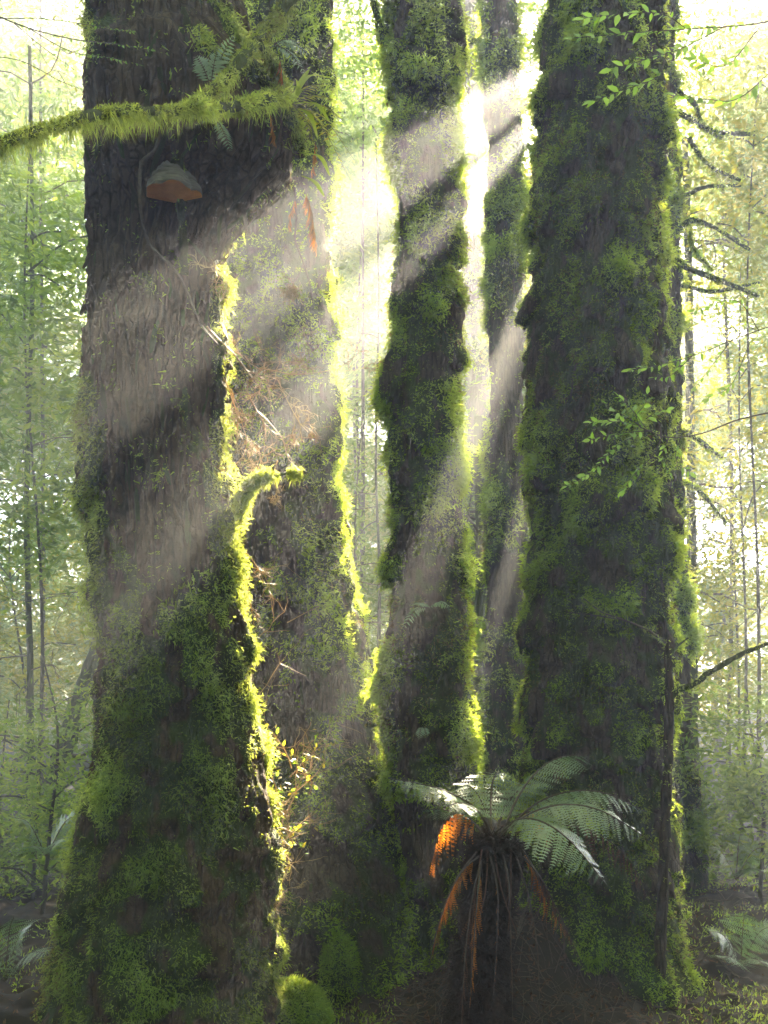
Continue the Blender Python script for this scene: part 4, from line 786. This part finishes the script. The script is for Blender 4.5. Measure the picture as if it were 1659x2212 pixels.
stem_tree('slim mossy pole glowing at the right edge in the mist', [(1500, 1850, 11), (1496, 1400, 11), (1492, 1000, 11), (1488, 640, 11), (1480, 300, 11)], .06, .035, 1503, 10)
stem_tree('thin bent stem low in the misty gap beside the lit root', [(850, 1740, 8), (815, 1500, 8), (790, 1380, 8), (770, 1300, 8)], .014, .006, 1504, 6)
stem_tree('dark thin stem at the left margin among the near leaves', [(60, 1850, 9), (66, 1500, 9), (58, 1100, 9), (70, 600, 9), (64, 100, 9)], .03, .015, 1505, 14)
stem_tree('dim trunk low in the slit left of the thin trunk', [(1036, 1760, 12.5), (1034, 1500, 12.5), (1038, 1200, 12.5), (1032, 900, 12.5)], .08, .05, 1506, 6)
# mossy boulder by the foot of the fungus tree
def boulder(label, c, r, seed, nt):
    rg = np.random.default_rng(seed); nu, nv_ = 40, 24; u = np.linspace(0, 2 * np.pi, nu, endpoint=False); v = np.linspace(.02, np.pi * .98, nv_); Vv, Uu = np.meshgrid(v, u, indexing='ij')
    n = np.stack([np.sin(Vv) * np.cos(Uu), np.sin(Vv) * np.sin(Uu), np.cos(Vv)], -1).reshape(-1, 3); V = n * np.asarray(r) * (1 + .16 * fbm(n * 1.6 + seed, 3, seed))[:, None] + c
    i = np.arange(nv_ - 1)[:, None] * nu; j = np.arange(nu)[None]; j2 = (j + 1) % nu; Fq = np.stack([i + j, i + nu + j, i + nu + j2, i + j2], -1).reshape(-1, 4)
    root = thing('mossy_boulder', label, 'boulder', c); obj('rock', mesh('rock', V, Fq, M['bark_grey'], {'moss': np.ones(len(V)), 'fur': np.zeros(len(V))}), root)
    p, nn, f = scatter(V, Fq, np.clip(n[:, 2] + .8, .05, 2), nt, rg); bv, bf, bt = blades(p, nn, rg, per=9, L=.02, wd=.0035, out=.8, down=.2, rnd=.45, spread=.01, tint=.6 + .3 * noise(p * 9, seed)); obj('moss', mesh('moss', bv, bf, M['moss_cushion'], {'tint': bt}, False), root, 'stuff')
boulder('round hump covered in bright green moss at the foot of the fungus tree', P(628, 2215, 4.95), (.175, .17, .19), 1600, 3600)
boulder('low dark mossy lump between the leaning trunk roots', P(735, 2120, 5.9), (.12, .12, .26), 1601, 1800)
# root of the leaning trunk sweeping forward
mossy_limb(treeB[0], 'root', [(800, 1640, 6.62), (832, 1760, 6.52), (868, 1880, 6.4), (905, 2000, 6.28), (945, 2120, 6.15), (985, 2230, 6.0)], [.07, .085, .10, .12, .14, .15], 3200, 1650, L=.026, wd=.0042, per=9, n=60, sides=24, mossmat='moss_cushion', lumpy=.25, tint=.6)
# bark plates of the near trunks
def bark_plates(tr, count, seed, mat, L=(.07, .22), W=(.012, .03)):
    root, V, Fq, m = tr; rg = np.random.default_rng(seed)
    me = []
    for k in range(5):
        b = Bag(); e = rg.normal(0, .12, 10)
        out = np.array([[-.5, -.1 + e[0] * .5, 0], [-.3, -.42, .3], [.1, -.5 + e[1], .42], [.42, -.3, .22], [.5, .1 + e[2] * .5, .05], [.28, .44, .3], [-.1, .5 + e[3], .4], [-.42, .3, .15]])
        lo_ = out * [1, 1, 0] + [0, 0, -.6]; b.add(np.vstack([out, lo_, [[0, 0, .6]]]), [[i, (i + 1) % 8, 16] for i in range(8)], [[i + 8, (i + 1) % 8 + 8, (i + 1) % 8, i] for i in range(8)]); mm = b.build('bark_plate', mat)
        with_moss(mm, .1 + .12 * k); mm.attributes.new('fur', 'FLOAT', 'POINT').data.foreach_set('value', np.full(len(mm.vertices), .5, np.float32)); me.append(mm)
    w = np.clip(.75 - m, .02, 1) * (V[:, 1] < V[:, 1].mean() + .1)
    zt = H + (HY + 20) / F * V[:, 1].mean(); w = w * (V[:, 2] < zt) * (V[:, 2] > .2)
    p, nn, f = scatter(V, Fq, w, count, rg)
    for k in range(count):
        z = nn[k]; x = nrm(np.array([rg.normal(0, .12), rg.normal(0, .1), 1.0])); x = nrm(x - z * (x @ z)); y = np.cross(z, x); l, wd, tk = rg.uniform(*L), rg.uniform(*W), rg.uniform(.008, .016)
        o = bpy.data.objects.new('bark_plate', me[k % 5]); col.objects.link(o); o.parent = root; o.matrix_parent_inverse = root.matrix_world.inverted()
        o.matrix_basis = Matrix([[x[i] * l, y[i] * wd, z[i] * tk, p[k][i]] for i in range(3)] + [[0, 0, 0, 1]])
bark_plates(treeA, 150, 1700, M['bark_red']); bark_plates(treeB, 60, 1701, M['bark_grey']); bark_plates(treeE, 110, 1702, M['bark_grey'], (.06, .2), (.01, .024))
# litter
rg = np.random.default_rng(1800); N = 9000
x = rg.uniform(-2.2, 3.6, N); y = 4.3 + 7 * rg.random(N) ** 1.5; z = ground_z(x, y)
x[:2500] = rg.uniform(0.0, 1.6, 2500); y[:2500] = rg.uniform(4.7, 6.3, 2500); z = ground_z(x, y)
c = np.stack([x, y, z + rg.uniform(.0, .02, N)], 1); lv, lf, lt, lp = leaf_cloud(rg, c, np.full(N, .01), 1, .02, 1.0)
tag(obj('leaf_litter', mesh('leaf_litter', lv, lf, M['frond_brown'], {'tint': lt}, False)), 'brown fallen leaves strewn over the earth bank', 'litter', kind='stuff')
bag = Bag()
for k in range(1000):
    X, Y = (rg.uniform(-1.6, 3.0), 4.4 + 4.5 * rg.random() ** 1.4) if k < 600 else (rg.uniform(0.1, 1.5), rg.uniform(4.7, 6.2)); a = rg.uniform(0, 6.28); L = rg.uniform(.08, .45)
    q = spline([(X, Y, 0), (X + math.cos(a) * L * .5 + rg.normal(0, .03), Y + math.sin(a) * L * .5, 0), (X + math.cos(a) * L, Y + math.sin(a) * L, 0)], 8); q[:, 2] = ground_z(q[:, 0], q[:, 1]) + .006 + np.abs(rg.normal(0, .035)) * np.sin(np.linspace(0, 3.1, 8)); tube(bag, q, rg.uniform(.001, .0032), 4, rg.random())
tag(obj('twig_litter', bag.build('twig_litter', M['twig'])), 'dead twigs and fine roots tangled over the earth bank', 'litter', kind='stuff')
fern('ground_fern', 'fern on the floor in the bottom left corner', (10, 2120, 5.6), [(-80, 2020, 5.4), (75, 1990, 5.5), (30, 1980, 5.2), (110, 2060, 5.3), (-20, 2090, 5.0)], 16, .13, 'green', seed=1900, r0=.004)
fern('ground_fern', 'fern on the floor in the bottom right corner', (1600, 2090, 6.4), [(1530, 2010, 6.3), (1680, 2000, 6.3), (1610, 1970, 6.1), (1560, 2070, 6.0), (1650, 2080, 5.9)], 16, .14, 'green', seed=1910, r0=.004)
fern('ground_fern', 'pale fern behind the slender shaggy trunk', (1590, 1900, 8.4), [(1530, 1830, 8.3), (1660, 1830, 8.3), (1600, 1800, 8.2), (1640, 1880, 8.0)], 14, .18, 'green', seed=1920, r0=.005)
rg = np.random.default_rng(1850); N = 15000
x = rg.uniform(-3.4, 4.4, N); y = 4.6 + 7 * rg.random(N) ** 1.3; sel = (fbm(np.stack([x * 1.6, y * 1.6, 0 * x], 1), 3, 66) > -0.02) & ~((x > .05) & (x < 1.3) & (y < 6.6)); x, y = x[sel], y[sel]
p = np.stack([x, y, ground_z(x, y)], 1); bv, bf, bt = blades(p, np.tile([0, 0, 1.0], (len(p), 1)), rg, per=6, L=.03, wd=.005, out=.8, down=0, rnd=.6, spread=.02, tint=.5 + .3 * noise(p * 3, 67))
tag(obj('ground_moss', mesh('ground_moss', bv, bf, M['moss_cushion'], {'tint': bt}, False)), 'patchy green moss growing over the forest floor', 'moss', kind='stuff')
# cobweb
wb = thing('cobweb', 'faint cobweb strung between the lit moss edge and the leaning trunk', 'cobweb', P(540, 1380, 5.0)); bag = Bag(); c = P(552, 1370, 5.05); ex, ez = np.array([.05, .03, .0]), np.array([.01, .0, .15])
for k in range(18):
    a = k / 18 * 6.283; tube(bag, np.array([c, c + ex * math.cos(a) * 1.3 + ez * math.sin(a) * 1.3]), .0003, 3)
for r in np.linspace(.15, 1.1, 14):
    a = np.linspace(0, 6.283, 19); tube(bag, c + ex * (np.cos(a) * r)[:, None] + ez * (np.sin(a) * r)[:, None], .00025, 3)
obj('threads', bag.build('threads', M['web']), wb, 'stuff')
# ------------------------------------------------------------------ haze
hm, nt, out = new_mat('haze')
pv = nt.nodes.new('ShaderNodeVolumePrincipled'); pv.inputs['Color'].default_value = (0.94, 0.96, 0.98, 1)
pv.inputs['Density'].default_value = 0.0118; pv.inputs['Anisotropy'].default_value = 0.62; pv.inputs['Density Attribute'].default_value = ''
nt.links.new(pv.outputs[0], out.inputs['Volume'])
hm.cycles.homogeneous_volume = True
lo, hi = np.array([-46, -15, -1.5]), np.array([46, 66, 20.5])
bv = np.array([[x, y, z] for x in (lo[0], hi[0]) for y in (lo[1], hi[1]) for z in (lo[2], hi[2])])
bf = np.array([[0, 1, 3, 2], [4, 6, 7, 5], [0, 4, 5, 1], [2, 3, 7, 6], [0, 2, 6, 4], [1, 5, 7, 3]])
tag(obj('haze', mesh('haze', bv, bf, hm, None, False)), 'thin morning mist filling the forest air', kind='stuff')
